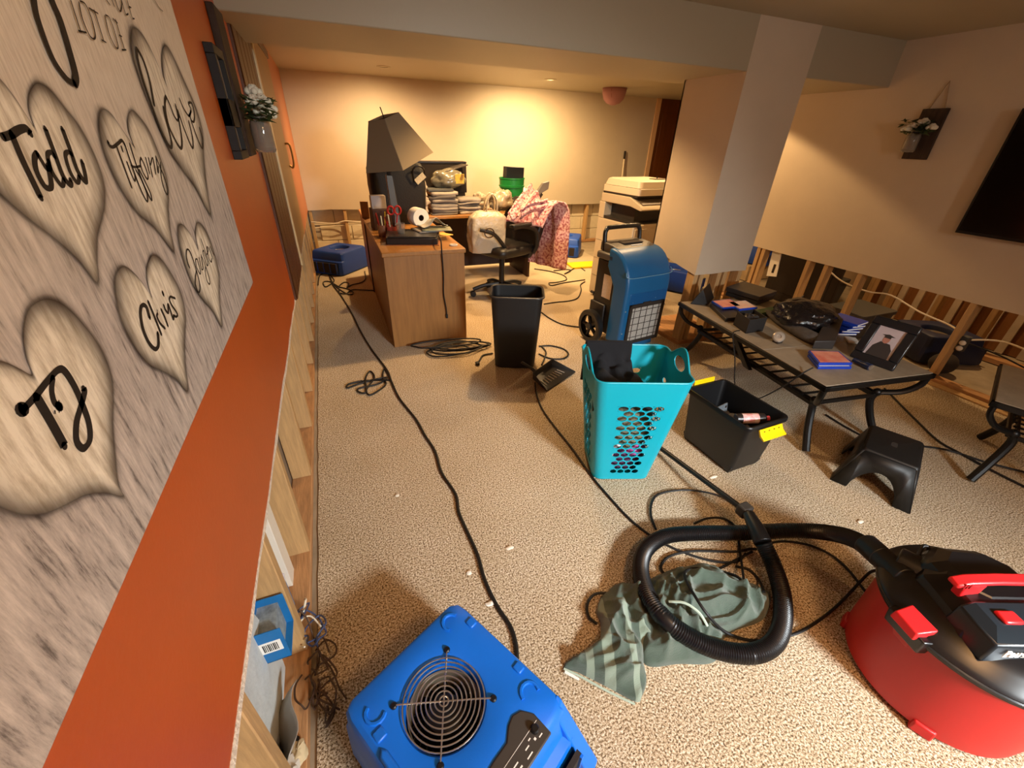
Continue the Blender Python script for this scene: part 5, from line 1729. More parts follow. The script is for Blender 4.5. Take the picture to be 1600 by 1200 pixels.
def heart_mat():
    m = bpy.data.materials.new('heart_print')
    m.use_nodes = True
    nt = m.node_tree
    b = nt.nodes['Principled BSDF']
    b.inputs['Roughness'].default_value = .75
    tc = nt.nodes.new('ShaderNodeTexCoord')
    mp = nt.nodes.new('ShaderNodeMapping')
    mp.inputs['Scale'].default_value = (1, 26, 4)
    nt.links.new(tc.outputs['Object'], mp.inputs[0])
    n = nt.nodes.new('ShaderNodeTexNoise')
    n.inputs['Scale'].default_value = 3
    n.inputs['Detail'].default_value = 8
    n.inputs['Roughness'].default_value = .7
    nt.links.new(mp.outputs[0], n.inputs['Vector'])
    rp = nt.nodes.new('ShaderNodeValToRGB')
    e = rp.color_ramp.elements
    e[0].position, e[0].color = .3, (*lin('#b3a58b'), 1)
    e[1].position, e[1].color = .58, (*lin('#f6eedb'), 1)
    nt.links.new(n.outputs['Fac'], rp.inputs[0])
    at = nt.nodes.new('ShaderNodeAttribute')
    at.attribute_name = 'shade'
    sp = nt.nodes.new('ShaderNodeSeparateXYZ')
    nt.links.new(at.outputs['Vector'], sp.inputs[0])
    # blotchy edge
    n3 = nt.nodes.new('ShaderNodeTexNoise')
    n3.inputs['Scale'].default_value = 14
    nt.links.new(tc.outputs['Object'], n3.inputs['Vector'])
    ad = nt.nodes.new('ShaderNodeMath')
    ad.operation = 'MULTIPLY_ADD'
    ad.inputs[1].default_value = .5
    ad.inputs[2].default_value = -.25
    nt.links.new(n3.outputs['Fac'], ad.inputs[0])
    a2 = nt.nodes.new('ShaderNodeMath')
    a2.operation = 'ADD'
    a2.use_clamp = True
    nt.links.new(ad.outputs[0], a2.inputs[0])
    nt.links.new(sp.outputs['X'], a2.inputs[1])
    mx = nt.nodes.new('ShaderNodeMixRGB')
    mx.inputs[1].default_value = (*lin('#3b2f27'), 1)
    nt.links.new(a2.outputs[0], mx.inputs[0])
    nt.links.new(rp.outputs[0], mx.inputs[2])
    nt.links.new(mx.outputs[0], b.inputs['Base Color'])
    nt.links.new(sp.outputs['Y'], b.inputs['Alpha'])
    return m


cv = thing('canvas_print', 'large wood look canvas print with hearts and names on the orange wall', 'canvas print', (XP, .6, 1.60))
M_canvas = poster_mat()
MB().box(XL + .002, XP, -.45, 1.675, 1.137, 2.2).build('canvas', M_canvas, cv, bevel=.003)
M_heart = heart_mat()


def heart(pxl, name='heart'):
    ol = [Vector(p) for p in pxl]
    ol = cat_rom(ol, 5, True)
    c = sum(ol, Vector()) / len(ol)
    rings = [(1.13, 0, 0), (1.05, 0, .18), (1.0, .05, .75), (.985, .12, 1), (.93, .30, 1), (.84, .68, 1), (.68, 1.0, 1), (.4, 1.15, 1), (.02, 1.15, 1)]
    n = len(ol)
    mb = MB()
    rr = [[Vector((XP + .0012 + .0002 * i, *(c + (p - c) * k)[1:])) for p in ol] for i, (k, s, a) in enumerate(rings)]
    mb.loft(rr, False)
    o = mb.build(name, M_heart, cv, smooth=0, recalc=False)
    at = o.data.attributes.new('shade', 'FLOAT_VECTOR', 'POINT')
    for i, (k, s, a) in enumerate(rings):
        for j in range(n):
            at.data[i * n + j].vector = (s, a, 0)
    return o


heart([(-0.3,0.717,1.597),(-0.3,0.723,1.613),(-0.3,0.74,1.629),(-0.3,0.768,1.641),(-0.3,0.793,1.637),(-0.3,0.81,1.62),(-0.3,0.831,1.597),(-0.3,0.839,1.564),(-0.3,0.832,1.53),(-0.3,0.809,1.506),(-0.3,0.78,1.489),(-0.3,0.746,1.472),(-0.3,0.718,1.449),(-0.3,0.691,1.424),(-0.3,0.675,1.455),(-0.3,0.65,1.486),(-0.3,0.623,1.511),(-0.3,0.607,1.528),(-0.3,0.593,1.547),(-0.3,0.591,1.569),(-0.3,0.604,1.594),(-0.3,0.631,1.62),(-0.3,0.664,1.64),(-0.3,0.684,1.644),(-0.3,0.696,1.637),(-0.3,0.706,1.623),(-0.3,0.711,1.61)])
heart([(-0.3,1.012,1.567),(-0.3,1.008,1.59),(-0.3,1.026,1.61),(-0.3,1.063,1.624),(-0.3,1.097,1.611),(-0.3,1.119,1.59),(-0.3,1.127,1.551),(-0.3,1.123,1.514),(-0.3,1.101,1.488),(-0.3,1.063,1.461),(-0.3,1.034,1.43),(-0.3,1.007,1.394),(-0.3,0.961,1.443),(-0.3,0.908,1.479),(-0.3,0.881,1.519),(-0.3,0.875,1.558),(-0.3,0.888,1.59),(-0.3,0.908,1.61),(-0.3,0.934,1.621),(-0.3,0.963,1.615),(-0.3,0.985,1.593)])
heart([(-0.3,1.349,1.669),(-0.3,1.353,1.7),(-0.3,1.387,1.734),(-0.3,1.446,1.764),(-0.3,1.492,1.757),(-0.3,1.542,1.704),(-0.3,1.583,1.648),(-0.3,1.573,1.59),(-0.3,1.5,1.536),(-0.3,1.432,1.472),(-0.3,1.375,1.407),(-0.3,1.316,1.474),(-0.3,1.256,1.519),(-0.3,1.204,1.559),(-0.3,1.181,1.619),(-0.3,1.171,1.666),(-0.3,1.177,1.713),(-0.3,1.205,1.745),(-0.3,1.247,1.765),(-0.3,1.299,1.758),(-0.3,1.336,1.718)])
heart([(-0.3,0.829,1.36),(-0.3,0.836,1.38),(-0.3,0.857,1.4),(-0.3,0.899,1.411),(-0.3,0.929,1.397),(-0.3,0.95,1.364),(-0.3,0.961,1.325),(-0.3,0.939,1.286),(-0.3,0.889,1.255),(-0.3,0.852,1.227),(-0.3,0.813,1.188),(-0.3,0.788,1.226),(-0.3,0.758,1.257),(-0.3,0.722,1.289),(-0.3,0.706,1.329),(-0.3,0.707,1.369),(-0.3,0.729,1.405),(-0.3,0.752,1.42),(-0.3,0.781,1.422),(-0.3,0.805,1.405),(-0.3,0.822,1.379)])
heart([(-0.3,1.166,1.364),(-0.3,1.185,1.392),(-0.3,1.236,1.409),(-0.3,1.279,1.385),(-0.3,1.292,1.338),(-0.3,1.272,1.279),(-0.3,1.205,1.236),(-0.3,1.143,1.183),(-0.3,1.115,1.232),(-0.3,1.066,1.283),(-0.3,1.042,1.332),(-0.3,1.051,1.387),(-0.3,1.075,1.419),(-0.3,1.111,1.426),(-0.3,1.147,1.402)])
heart([(-0.3,0.5,1.388),(-0.3,0.506,1.404),(-0.3,0.52,1.423),(-0.3,0.545,1.439),(-0.3,0.577,1.44),(-0.3,0.601,1.426),(-0.3,0.618,1.395),(-0.3,0.627,1.353),(-0.3,0.614,1.316),(-0.3,0.573,1.28),(-0.3,0.547,1.252),(-0.3,0.523,1.223),(-0.3,0.519,1.206),(-0.3,0.496,1.233),(-0.3,0.471,1.254),(-0.3,0.442,1.269),(-0.3,0.417,1.282),(-0.3,0.399,1.298),(-0.3,0.385,1.321),(-0.3,0.377,1.347),(-0.3,0.382,1.382),(-0.3,0.4,1.412),(-0.3,0.428,1.427),(-0.3,0.455,1.427),(-0.3,0.477,1.414),(-0.3,0.489,1.401)])
M_ink = mat('print_ink', '#17100d', .7)


def ink(parent_name, strokes):
    """ink strokes: list of (points, width) drawn as flat ribbons on the canvas face"""
    mb = MB()
    for pts, w in strokes:
        p = cat_rom([Vector(q) for q in pts], 6)
        n = len(p)
        L, R = [], []
        for i in range(n):
            d = p[min(i + 1, n - 1)] - p[max(i - 1, 0)]
            if d.length < 1e-9:
                d = Vector((0, 1, 0))
            d.normalize()
            nn = Vector((0, -d.z, d.y))
            ww = w / 2 * (.75 + .45 * abs(d.z))
            x = XP + .0032
            L.append(Vector((x, (p[i] + nn * ww).y, (p[i] + nn * ww).z)))
            R.append(Vector((x, (p[i] - nn * ww).y, (p[i] - nn * ww).z)))
        mb.add(L + R, [(i, i + 1, n + i + 1, n + i) for i in range(n - 1)])
        for e in (p[0], p[-1]):
            mb.poly([(XP + .0032, e.y + w * .42 * math.cos(2 * PI * k / 10), e.z + w * .42 * math.sin(2 * PI * k / 10)) for k in range(10)])
    mb.build(parent_name, M_ink, cv, smooth=0, recalc=False)


ink('lettering', [([(-0.3,0.646,1.587),(-0.3,0.661,1.589),(-0.3,0.678,1.593),(-0.3,0.693,1.595),(-0.3,0.698,1.592),(-0.3,0.699,1.59)], 0.01), ([(-0.3,0.663,1.59),(-0.3,0.659,1.563),(-0.3,0.658,1.529)], 0.009), ([(-0.3,0.693,1.571),(-0.3,0.683,1.566),(-0.3,0.675,1.554),(-0.3,0.676,1.54),(-0.3,0.684,1.536),(-0.3,0.692,1.54),(-0.3,0.7,1.552),(-0.3,0.703,1.558)], 0.008), ([(-0.3,0.693,1.571),(-0.3,0.695,1.563),(-0.3,0.698,1.555),(-0.3,0.705,1.555),(-0.3,0.71,1.563)], 0.006), ([(-0.3,0.728,1.566),(-0.3,0.723,1.571),(-0.3,0.713,1.568),(-0.3,0.706,1.555),(-0.3,0.708,1.543),(-0.3,0.714,1.536),(-0.3,0.724,1.542)], 0.007), ([(-0.3,0.736,1.595),(-0.3,0.731,1.571),(-0.3,0.726,1.546),(-0.3,0.733,1.535),(-0.3,0.74,1.54)], 0.008), ([(-0.3,0.772,1.567),(-0.3,0.764,1.57),(-0.3,0.754,1.566),(-0.3,0.748,1.552),(-0.3,0.749,1.541),(-0.3,0.755,1.536),(-0.3,0.765,1.542)], 0.007), ([(-0.3,0.777,1.595),(-0.3,0.773,1.573),(-0.3,0.768,1.549),(-0.3,0.775,1.535),(-0.3,0.783,1.542),(-0.3,0.791,1.558)], 0.008)])
ink('lettering', [([(-0.3,0.901,1.579),(-0.3,0.902,1.574),(-0.3,0.913,1.572),(-0.3,0.941,1.577),(-0.3,0.958,1.58),(-0.3,0.964,1.574)], 0.006), ([(-0.3,0.927,1.573),(-0.3,0.924,1.542),(-0.3,0.922,1.514)], 0.0045), ([(-0.3,0.944,1.55),(-0.3,0.943,1.536),(-0.3,0.945,1.522),(-0.3,0.958,1.53)], 0.004), ([(-0.3,0.946,1.572),(-0.3,0.944,1.565)], 0.004), ([(-0.3,0.964,1.574),(-0.3,0.961,1.557),(-0.3,0.957,1.527),(-0.3,0.958,1.504),(-0.3,0.965,1.488),(-0.3,0.978,1.498),(-0.3,0.978,1.52),(-0.3,0.969,1.537)], 0.0045), ([(-0.3,0.987,1.575),(-0.3,0.981,1.547),(-0.3,0.979,1.517),(-0.3,0.987,1.488),(-0.3,0.996,1.497),(-0.3,0.992,1.516),(-0.3,0.985,1.536)], 0.0045), ([(-0.3,0.957,1.544),(-0.3,0.97,1.541),(-0.3,1,1.541)], 0.005), ([(-0.3,1.015,1.553),(-0.3,1.001,1.545),(-0.3,0.998,1.532),(-0.3,1.006,1.52),(-0.3,1.017,1.525),(-0.3,1.019,1.542),(-0.3,1.015,1.553)], 0.004), ([(-0.3,1.039,1.552),(-0.3,1.029,1.527)], 0.0035), ([(-0.3,1.054,1.551),(-0.3,1.038,1.521)], 0.0035), ([(-0.3,1.051,1.54),(-0.3,1.078,1.55),(-0.3,1.061,1.524)], 0.0035), ([(-0.3,1.099,1.552),(-0.3,1.077,1.525),(-0.3,1.092,1.535)], 0.0035), ([(-0.3,1.098,1.551),(-0.3,1.101,1.53),(-0.3,1.105,1.516),(-0.3,1.099,1.494),(-0.3,1.084,1.486),(-0.3,1.079,1.496),(-0.3,1.084,1.513),(-0.3,1.101,1.53),(-0.3,1.113,1.541)], 0.0035)])
ink('lettering', [([(-0.3,1.201,1.639),(-0.3,1.227,1.68),(-0.3,1.231,1.713),(-0.3,1.218,1.727),(-0.3,1.21,1.727),(-0.3,1.195,1.709),(-0.3,1.185,1.677),(-0.3,1.185,1.629),(-0.3,1.189,1.595),(-0.3,1.212,1.565),(-0.3,1.237,1.575),(-0.3,1.254,1.623),(-0.3,1.263,1.637)], 0.009), ([(-0.3,1.311,1.659),(-0.3,1.286,1.647),(-0.3,1.263,1.623),(-0.3,1.258,1.595),(-0.3,1.289,1.561),(-0.3,1.324,1.575),(-0.3,1.355,1.616),(-0.3,1.37,1.646)], 0.009), ([(-0.3,1.311,1.659),(-0.3,1.321,1.644),(-0.3,1.325,1.625),(-0.3,1.343,1.615),(-0.3,1.372,1.626)], 0.007), ([(-0.3,1.373,1.636),(-0.3,1.379,1.6),(-0.3,1.398,1.559),(-0.3,1.431,1.576),(-0.3,1.449,1.615)], 0.008), ([(-0.3,1.425,1.661),(-0.3,1.438,1.641),(-0.3,1.468,1.627),(-0.3,1.503,1.638)], 0.007), ([(-0.3,1.468,1.627),(-0.3,1.512,1.641),(-0.3,1.505,1.655),(-0.3,1.544,1.657),(-0.3,1.538,1.634),(-0.3,1.504,1.616),(-0.3,1.48,1.618),(-0.3,1.481,1.632),(-0.3,1.477,1.607),(-0.3,1.5,1.556),(-0.3,1.54,1.572),(-0.3,1.548,1.602)], 0.007)])
ink('lettering', [([(-0.3,0.787,1.339),(-0.3,0.789,1.345),(-0.3,0.792,1.355),(-0.3,0.785,1.361),(-0.3,0.774,1.361),(-0.3,0.761,1.352),(-0.3,0.75,1.334),(-0.3,0.749,1.313),(-0.3,0.758,1.298),(-0.3,0.77,1.295),(-0.3,0.78,1.299),(-0.3,0.792,1.311)], 0.008), ([(-0.3,0.806,1.36),(-0.3,0.805,1.334),(-0.3,0.802,1.304)], 0.006), ([(-0.3,0.821,1.334),(-0.3,0.814,1.331),(-0.3,0.815,1.319),(-0.3,0.825,1.306)], 0.0055), ([(-0.3,0.841,1.334),(-0.3,0.842,1.319),(-0.3,0.84,1.304)], 0.0055), ([(-0.3,0.858,1.336),(-0.3,0.857,1.327),(-0.3,0.864,1.32),(-0.3,0.877,1.331),(-0.3,0.876,1.319),(-0.3,0.873,1.304),(-0.3,0.882,1.308)], 0.0055), ([(-0.3,0.875,1.354),(-0.3,0.874,1.348)], 0.006), ([(-0.3,0.919,1.328),(-0.3,0.911,1.332),(-0.3,0.9,1.337),(-0.3,0.891,1.334),(-0.3,0.892,1.323),(-0.3,0.899,1.31),(-0.3,0.899,1.302),(-0.3,0.889,1.303),(-0.3,0.882,1.308)], 0.005)])
ink('lettering', [([(-0.3,1.06,1.348),(-0.3,1.059,1.36),(-0.3,1.068,1.373),(-0.3,1.086,1.38),(-0.3,1.099,1.371),(-0.3,1.099,1.347),(-0.3,1.094,1.323),(-0.3,1.082,1.301),(-0.3,1.063,1.294),(-0.3,1.055,1.302),(-0.3,1.061,1.316),(-0.3,1.079,1.326),(-0.3,1.098,1.333)], 0.0045), ([(-0.3,1.128,1.35),(-0.3,1.117,1.351),(-0.3,1.106,1.338),(-0.3,1.112,1.321),(-0.3,1.123,1.326),(-0.3,1.129,1.348)], 0.004), ([(-0.3,1.146,1.349),(-0.3,1.136,1.326),(-0.3,1.149,1.325),(-0.3,1.165,1.346)], 0.004), ([(-0.3,1.167,1.35),(-0.3,1.173,1.322),(-0.3,1.168,1.292),(-0.3,1.154,1.285),(-0.3,1.145,1.298),(-0.3,1.155,1.313),(-0.3,1.173,1.322)], 0.0035), ([(-0.3,1.201,1.353),(-0.3,1.188,1.35),(-0.3,1.184,1.329),(-0.3,1.188,1.32),(-0.3,1.201,1.325),(-0.3,1.201,1.351)], 0.004), ([(-0.3,1.21,1.377),(-0.3,1.211,1.356),(-0.3,1.211,1.332),(-0.3,1.212,1.319)], 0.0035), ([(-0.3,1.216,1.34),(-0.3,1.239,1.345),(-0.3,1.24,1.353),(-0.3,1.228,1.347),(-0.3,1.222,1.329),(-0.3,1.231,1.318),(-0.3,1.244,1.323)], 0.004), ([(-0.3,1.252,1.348),(-0.3,1.254,1.32)], 0.0035), ([(-0.3,1.268,1.348),(-0.3,1.272,1.336),(-0.3,1.279,1.323)], 0.0035)])
ink('lettering', [([(-0.3,0.461,1.371),(-0.3,0.469,1.371),(-0.3,0.487,1.372),(-0.3,0.511,1.375),(-0.3,0.533,1.376),(-0.3,0.542,1.37),(-0.3,0.543,1.35),(-0.3,0.539,1.329),(-0.3,0.532,1.308),(-0.3,0.519,1.294),(-0.3,0.503,1.294),(-0.3,0.5,1.306),(-0.3,0.515,1.32),(-0.3,0.538,1.33),(-0.3,0.553,1.337),(-0.3,0.555,1.341)], .009), ([(-0.3,0.486,1.371),(-0.3,0.484,1.343),(-0.3,0.481,1.314)], .011), ([(-0.3,0.521,1.374),(-0.3,0.509,1.365),(-0.3,0.503,1.354),(-0.3,0.506,1.347)], .007), ([(-0.3,0.46,1.372),(-0.3,0.464,1.371)], .016), ([(-0.3,0.505,1.348),(-0.3,0.506,1.347)], .013)])
ink('lettering', [([(-0.3,0.877,1.759),(-0.3,0.85,1.73),(-0.3,0.838,1.707),(-0.3,0.834,1.672),(-0.3,0.85,1.652),(-0.3,0.869,1.648)], .010), ([(-0.3,0.868,1.648),(-0.3,0.884,1.66),(-0.3,0.896,1.688),(-0.3,0.906,1.721),(-0.3,0.905,1.74),(-0.3,0.908,1.766)], .013)])
ink('lettering', [([(-0.3,0.97,1.753),(-0.3,0.962,1.717)], .003), ([(-0.3,0.955,1.717),(-0.3,0.983,1.719)], .003), ([(-0.3,0.999,1.756),(-0.3,0.988,1.735),(-0.3,0.993,1.716),(-0.3,1.013,1.718),(-0.3,1.026,1.74),(-0.3,1.024,1.758),(-0.3,1.006,1.759)], .003), ([(-0.3,1.033,1.756),(-0.3,1.065,1.755)], .003), ([(-0.3,1.053,1.757),(-0.3,1.045,1.718)], .003), ([(-0.3,1.037,1.718),(-0.3,1.053,1.717)], .003),
    ([(-0.3,1.095,1.757),(-0.3,1.084,1.734),(-0.3,1.09,1.717),(-0.3,1.106,1.718),(-0.3,1.116,1.741),(-0.3,1.114,1.758),(-0.3,1.099,1.759)], .003), ([(-0.3,1.145,1.761),(-0.3,1.136,1.718)], .003), ([(-0.3,1.132,1.76),(-0.3,1.149,1.757)], .003), ([(-0.3,1.135,1.738),(-0.3,1.147,1.738)], .003), ([(-0.3,1.121,1.716),(-0.3,1.145,1.719)], .003)])
ink('lettering', [([(-0.3,1.133,1.784),(-0.3,1.142,1.78)], .003), ([(-0.3,1.162,1.793),(-0.3,1.164,1.782)], .003), ([(-0.3,1.184,1.797),(-0.3,1.181,1.785),(-0.3,1.191,1.78),(-0.3,1.214,1.794),(-0.3,1.215,1.803)], .003), ([(-0.3,1.221,1.802),(-0.3,1.217,1.781),(-0.3,1.234,1.784)], .003), ([(-0.3,1.258,1.81),(-0.3,1.252,1.783),(-0.3,1.265,1.782)], .003), ([(-0.3,1.254,1.798),(-0.3,1.268,1.799)], .003), ([(-0.3,1.479,1.852),(-0.3,1.504,1.842),(-0.3,1.532,1.84)], .0025)])

# ------------------------------------------------------------------ wall plaques with mason jars and white roses
M_rustic = mat('rustic_board', '#3d2b1d', .75, var=(5, .45), bump=(18, .4), stretch=(8, 8, .8))
M_leaf = mat('leaf_green', '#46562a', .7, var=(20, .4))
M_petal = mat('petal_cream', '#ece6cf', .7)
M_jar = mat('jar_glass', '#cfc6b8', .08, trans=.75)
M_rope = mat('jute_rope', '#a98f70', .9)


def plaque(label, x, s, yc, z0, z1, w, jar_y, jar_z, rose_pts, flower_seed, rope_top):
    """board on a wall at x; s is +1 when the room lies at larger x"""
    t = thing('wall_plaque', label, 'wall plaque', (x, yc, z0))
    MB().box(min(x, x + s * .028), max(x, x + s * .028), yc - w / 2, yc + w / 2, z0, z1).build('board', M_rustic, t, bevel=.004)
    jx = x + s * .085
    jar = MB().lathe([(.001, 0), (.038, 0), (.044, .012), (.045, .10), (.04, .12), (.033, .13), (.035, .145), (.032, .147), (.03, .13), (.038, .115), (.041, .02), (.001, .006)], (jx, jar_y, jar_z), 24).build('mason_jar', M_jar, t)
    MB().tube([(x + s * .028, jar_y, jar_z + .13)] + [(jx + .037 * math.cos(a), jar_y + .037 * math.sin(a), jar_z + .13) for a in [2 * PI * k / 16 for k in range(17)]], .003, 6).build('jar_clamp', M_blackm, t)
    r = random.Random(flower_seed)
    top = Vector((jx, jar_y, jar_z + .15))
    for k, off in enumerate(rose_pts):
        c = top + Vector(off)
        MB().tube([top - Vector((0, 0, .1)), top.lerp(c, .5), c], .0025, 5, 3).build('stem', M_leaf, t)
        ro = MB()
        for lay in range(3):
            for q in range(5):
                a = 2 * PI * q / 5 + lay * .6
                rr = .008 + .008 * lay
                pc = c + Vector((math.cos(a) * rr, math.sin(a) * rr, -.004 * lay))
                ro.ball(pc, (.013 + .001 * lay, .013 + .001 * lay, .02 - .003 * lay), 8, 6)
        ro.ball(c + Vector((0, 0, .006)), .012, 8, 6)
        ro.build('rose', M_petal, t, smooth=180)
    lf = MB()
    for k in range(150):
        d = Vector((r.uniform(-1, 1), r.uniform(-1, 1), r.uniform(-.5, 1.1)))
        d.x = d.x * .7 + s * .15
        c = top + Vector((d.x * .075, d.y * .09, d.z * .055))
        a = r.uniform(0, 6.28)
        e = Vector((math.cos(a), math.sin(a), r.uniform(-.5, .5))) * .03
        f_ = Vector((-math.sin(a), math.cos(a), r.uniform(-.4, .4))) * .012
        lf.add([c - e, c + f_, c + e, c - f_], [(0, 1, 2, 3)])
    lf.build('leaves', M_leaf, t, smooth=0, kind='stuff')
    if rope_top:
        MB().tube([(x + s * .012, yc - w * .32, z1 - .01), (x + s * .01, yc, rope_top), (x + s * .012, yc + w * .32, z1 - .01)], .0045, 6).build('rope', M_rope, t)
    return t


plaque('rustic board with jar of white roses on the orange wall past the canvas', XL + .0, 1, 2.49, 1.50, 2.02, .20, 2.46, 1.515,
       [(.0, -.035, .05), (.02, -.02, .015), (.03, -.005, .055), (.045, .05, .03), (.0, .03, .09), (.035, .075, .005)], 3, None)
plaque('dark board with jar of white roses hung by rope on the right wall', XR, -1, 2.245, 1.555, 1.885, .165, 2.275, 1.60,
       [(-.02, .03, .03), (-.02, -.01, .045), (-.01, -.03, .055), (.0, -.09, .02), (-.03, .055, .01)], 9, 2.05)
fr = thing('picture_frame', 'narrow black frame with pale mat beside the rose plaque on orange wall', 'picture frame', (XL, 2.2, 1.5))
for y0, y1, z0, z1 in ((2.10, 2.30, 1.50, 1.53), (2.10, 2.30, 1.83, 1.86), (2.10, 2.13, 1.53, 1.83), (2.27, 2.30, 1.53, 1.83), (2.10, 2.30, 1.61, 1.70)):
    MB().box(XL, XL + .03, y0, y1, z0, z1).build('frame_bar', mat('frame_dark', '#0c0a09', .6), fr, bevel=.002)
MB().box(XL, XL + .012, 2.13, 2.27, 1.53, 1.83).build('mat_board', mat('mat_white', '#b9a69a', .7), fr)

# ------------------------------------------------------------------ television
tv = thing('television', 'black flat screen television mounted on the right wall', 'television', (XR, 1.1, 1.1))
M_tv = mat('tv_screen', '#040404', .12)
MB().box(XR - .085, XR - .05, .42, 1.74, 1.105, 1.865).build('bezel', mat('tv_bezel', '#0a0a0a', .35), tv, bevel=.004)
MB().box(XR - .0865, XR - .084, .435, 1.725, 1.125, 1.85).build('screen', M_tv, tv)
MB().box(XR - .05, XR, .8, 1.35, 1.3, 1.65).build('wall_mount', M_dark, tv, bevel=.004)

# pink cloth shade on the far ceiling
ps = thing('ceiling_shade', 'dusty pink cup shaped shade hanging from the far ceiling', 'light shade', (3.95, 6.05, ZF - .2))
MB().lathe([(.165, ZF - .001), (.16, ZF - .06), (.135, ZF - .13), (.09, ZF - .175), (.03, ZF - .195), (.001, ZF - .197)], (3.95, 6.05, 0), 28, False).build('shade', mat('shade_pink', '#a9797c', .8), ps, solid=.006)
MB().lathe([(.16, ZF - .02), (.169, ZF - .018), (.169, ZF - .001), (.16, ZF - .001)], (3.95, 6.05, 0), 28, False).build('shade_rim', mat('shade_rim', '#8d5f60', .7), ps)
MB().tube([(3.83, 5.94, ZF - .02), (3.85, 5.95, ZF - .11), (3.90, 5.97, ZF - .16)], .006, 6, 4).build('shade_seam', mat('shade_rim', '#8d5f60', .7), ps)

# ------------------------------------------------------------------ more air movers
for lab, loc, rz, bm_, sc_ in (
        ('blue air mover by the far studs, left of the desk', (.03, 6.18, 0), -40, M_bluedk, 1.12),
        ('blue air mover against the far wall, right of the pink blanket', (3.50, 6.22, 0), -35, mat('blower_blue_lit', '#1d52bd', .45), 1.1),  # brighter blue: lamp light on this one is put into its colour
        ('blue air mover on the floor behind the column studs', (3.98, 4.15, 0), 30, M_bluedk, 1.0),
        ('dark navy air mover behind the right wall studs', (4.86, 1.78, 0), 65, mat('blower_navy', '#1a2444', .5), 1.0)):
    b_ = make_blower(lab, False, bm_, 'air movers in the background')
    b_.location = loc
    b_.rotation_euler = (0, 0, math.radians(rz))
    b_.scale = (sc_, sc_, sc_)
cb = thing('carton', 'beige carton seen through the stud gap beside the column', 'carton', (5.4, 4.3, 0))
MB().box(5.15, 5.75, 4.05, 4.60, 0, .20).build('box', mat('carton_beige', '#b39a78', .8, var=(5, .25)), cb, bevel=.004)
MB().box(5.15, 5.75, 4.30, 4.34, .2, .203).build('packing_tape', mat('packing_tape', '#8d7350', .4), cb)
b_ = make_blower('blue air mover on the beige carton seen through the stud gap', False, M_bluedk, 'air movers in the background')
b_.location = (5.42, 4.32, .204)
b_.rotation_euler = (0, 0, math.radians(20))

# ------------------------------------------------------------------ side room seen through the studs
pn = thing('door_slab', 'dark brown door slab leaning in the room behind the right studs', 'door', (4.9, 3.2, 0))
MB().box(4.86, 4.90, 2.72, 3.52, 0, 1.75).build('slab', mat('slab_dark', '#2c2119', .6), pn, bevel=.004)
MB().box(4.852, 4.862, 2.80, 3.44, .1, .75).build('slab_panel', mat('slab_dark', '#2c2119', .6), pn, bevel=.006)
MB().lathe([(.001, 0), (.025, 0), (.03, .02), (.02, .04), (.001, .042)], (4.862, 2.80, .95), 16, axis=(-1, 0, 0)).build('knob', M_chrome, pn)
dr = MB()
dr.prism([(3.06, .40), (3.17, .38), (3.20, .70), (3.10, .72)], XR + .05, XR + .062, 'x')
o = dr.build('drywall_offcut', M_white, wall_right, smooth=0)
MB().box(XR + .046, XR + .064, 3.10, 3.125, .43, .52).build('slot', M_dark, wall_right)
pt = struct(MB().box(5.62, 5.66, .2, 2.75, 0, 2.3).build('wall_partition', mat('plywood', '#7d4f24', .7, var=(4, .25), stretch=(6, 6, .8)), smooth=0))
fst = None
for i in range(16):
    y = .30 + i * .155
    if fst is None:
        fst = MB().box(-.012, .012, -.028, .028, 0, 1.6).build('batten', mat('batten_white', '#bfae98', .8, var=(6, .2)), pt)
        fst.location = (5.605, y, .0)
    else:
        share(fst, 'batten', pt, (5.605, y, 0))
fst = None
for y in (2.62, 2.42, 2.02, 1.62, 1.2):
    if fst is None:
        fst = MB().box(-.045, .045, -.022, .022, 0, 1.6).build('stud', M_stud, pt, bevel=.003, seg=1)
        fst.location = (5.30, y, 0)
    else:
        share(fst, 'stud', pt, (5.30, y, 0))
MB().box(5.24, 5.36, .2, 2.75, 0, .04).build('base_plate', M_plate, pt)
for k, (x, y, w, d, h, m, lab) in enumerate(((4.75, 2.35, .5, .35, .22, '#4c4b48', 'grey bin on the floor behind the studs near the console'), (5.05, 2.95, .3, .3, .34, '#3a3733', 'dark crate behind the grey bin in the side room'))):
    t = thing('storage_bin', lab, 'bin', (x, y, 0))
    rg = [[(x + px_, y + py_, z) for px_, py_ in rrect(w * k_, d * k_, .03, 4)] for k_, z in ((.85, .0), (1, h), (1.05, h), (1.05, h + .02), (.97, h + .02), (.82, .02))]
    mb = MB()
    mb.loft(rg, False)
    mb.poly(rg[0])
    mb.poly(rg[-1])
    mb.build('tub', mat('bin' + m, m, .6), t, smooth=30)
    MB().prism(rrect(w * 1.06, d * 1.06, .03, 4, x, y), h + .02, h + .035).build('lid', mat('binlid' + m, m, .5), t, bevel=.004)
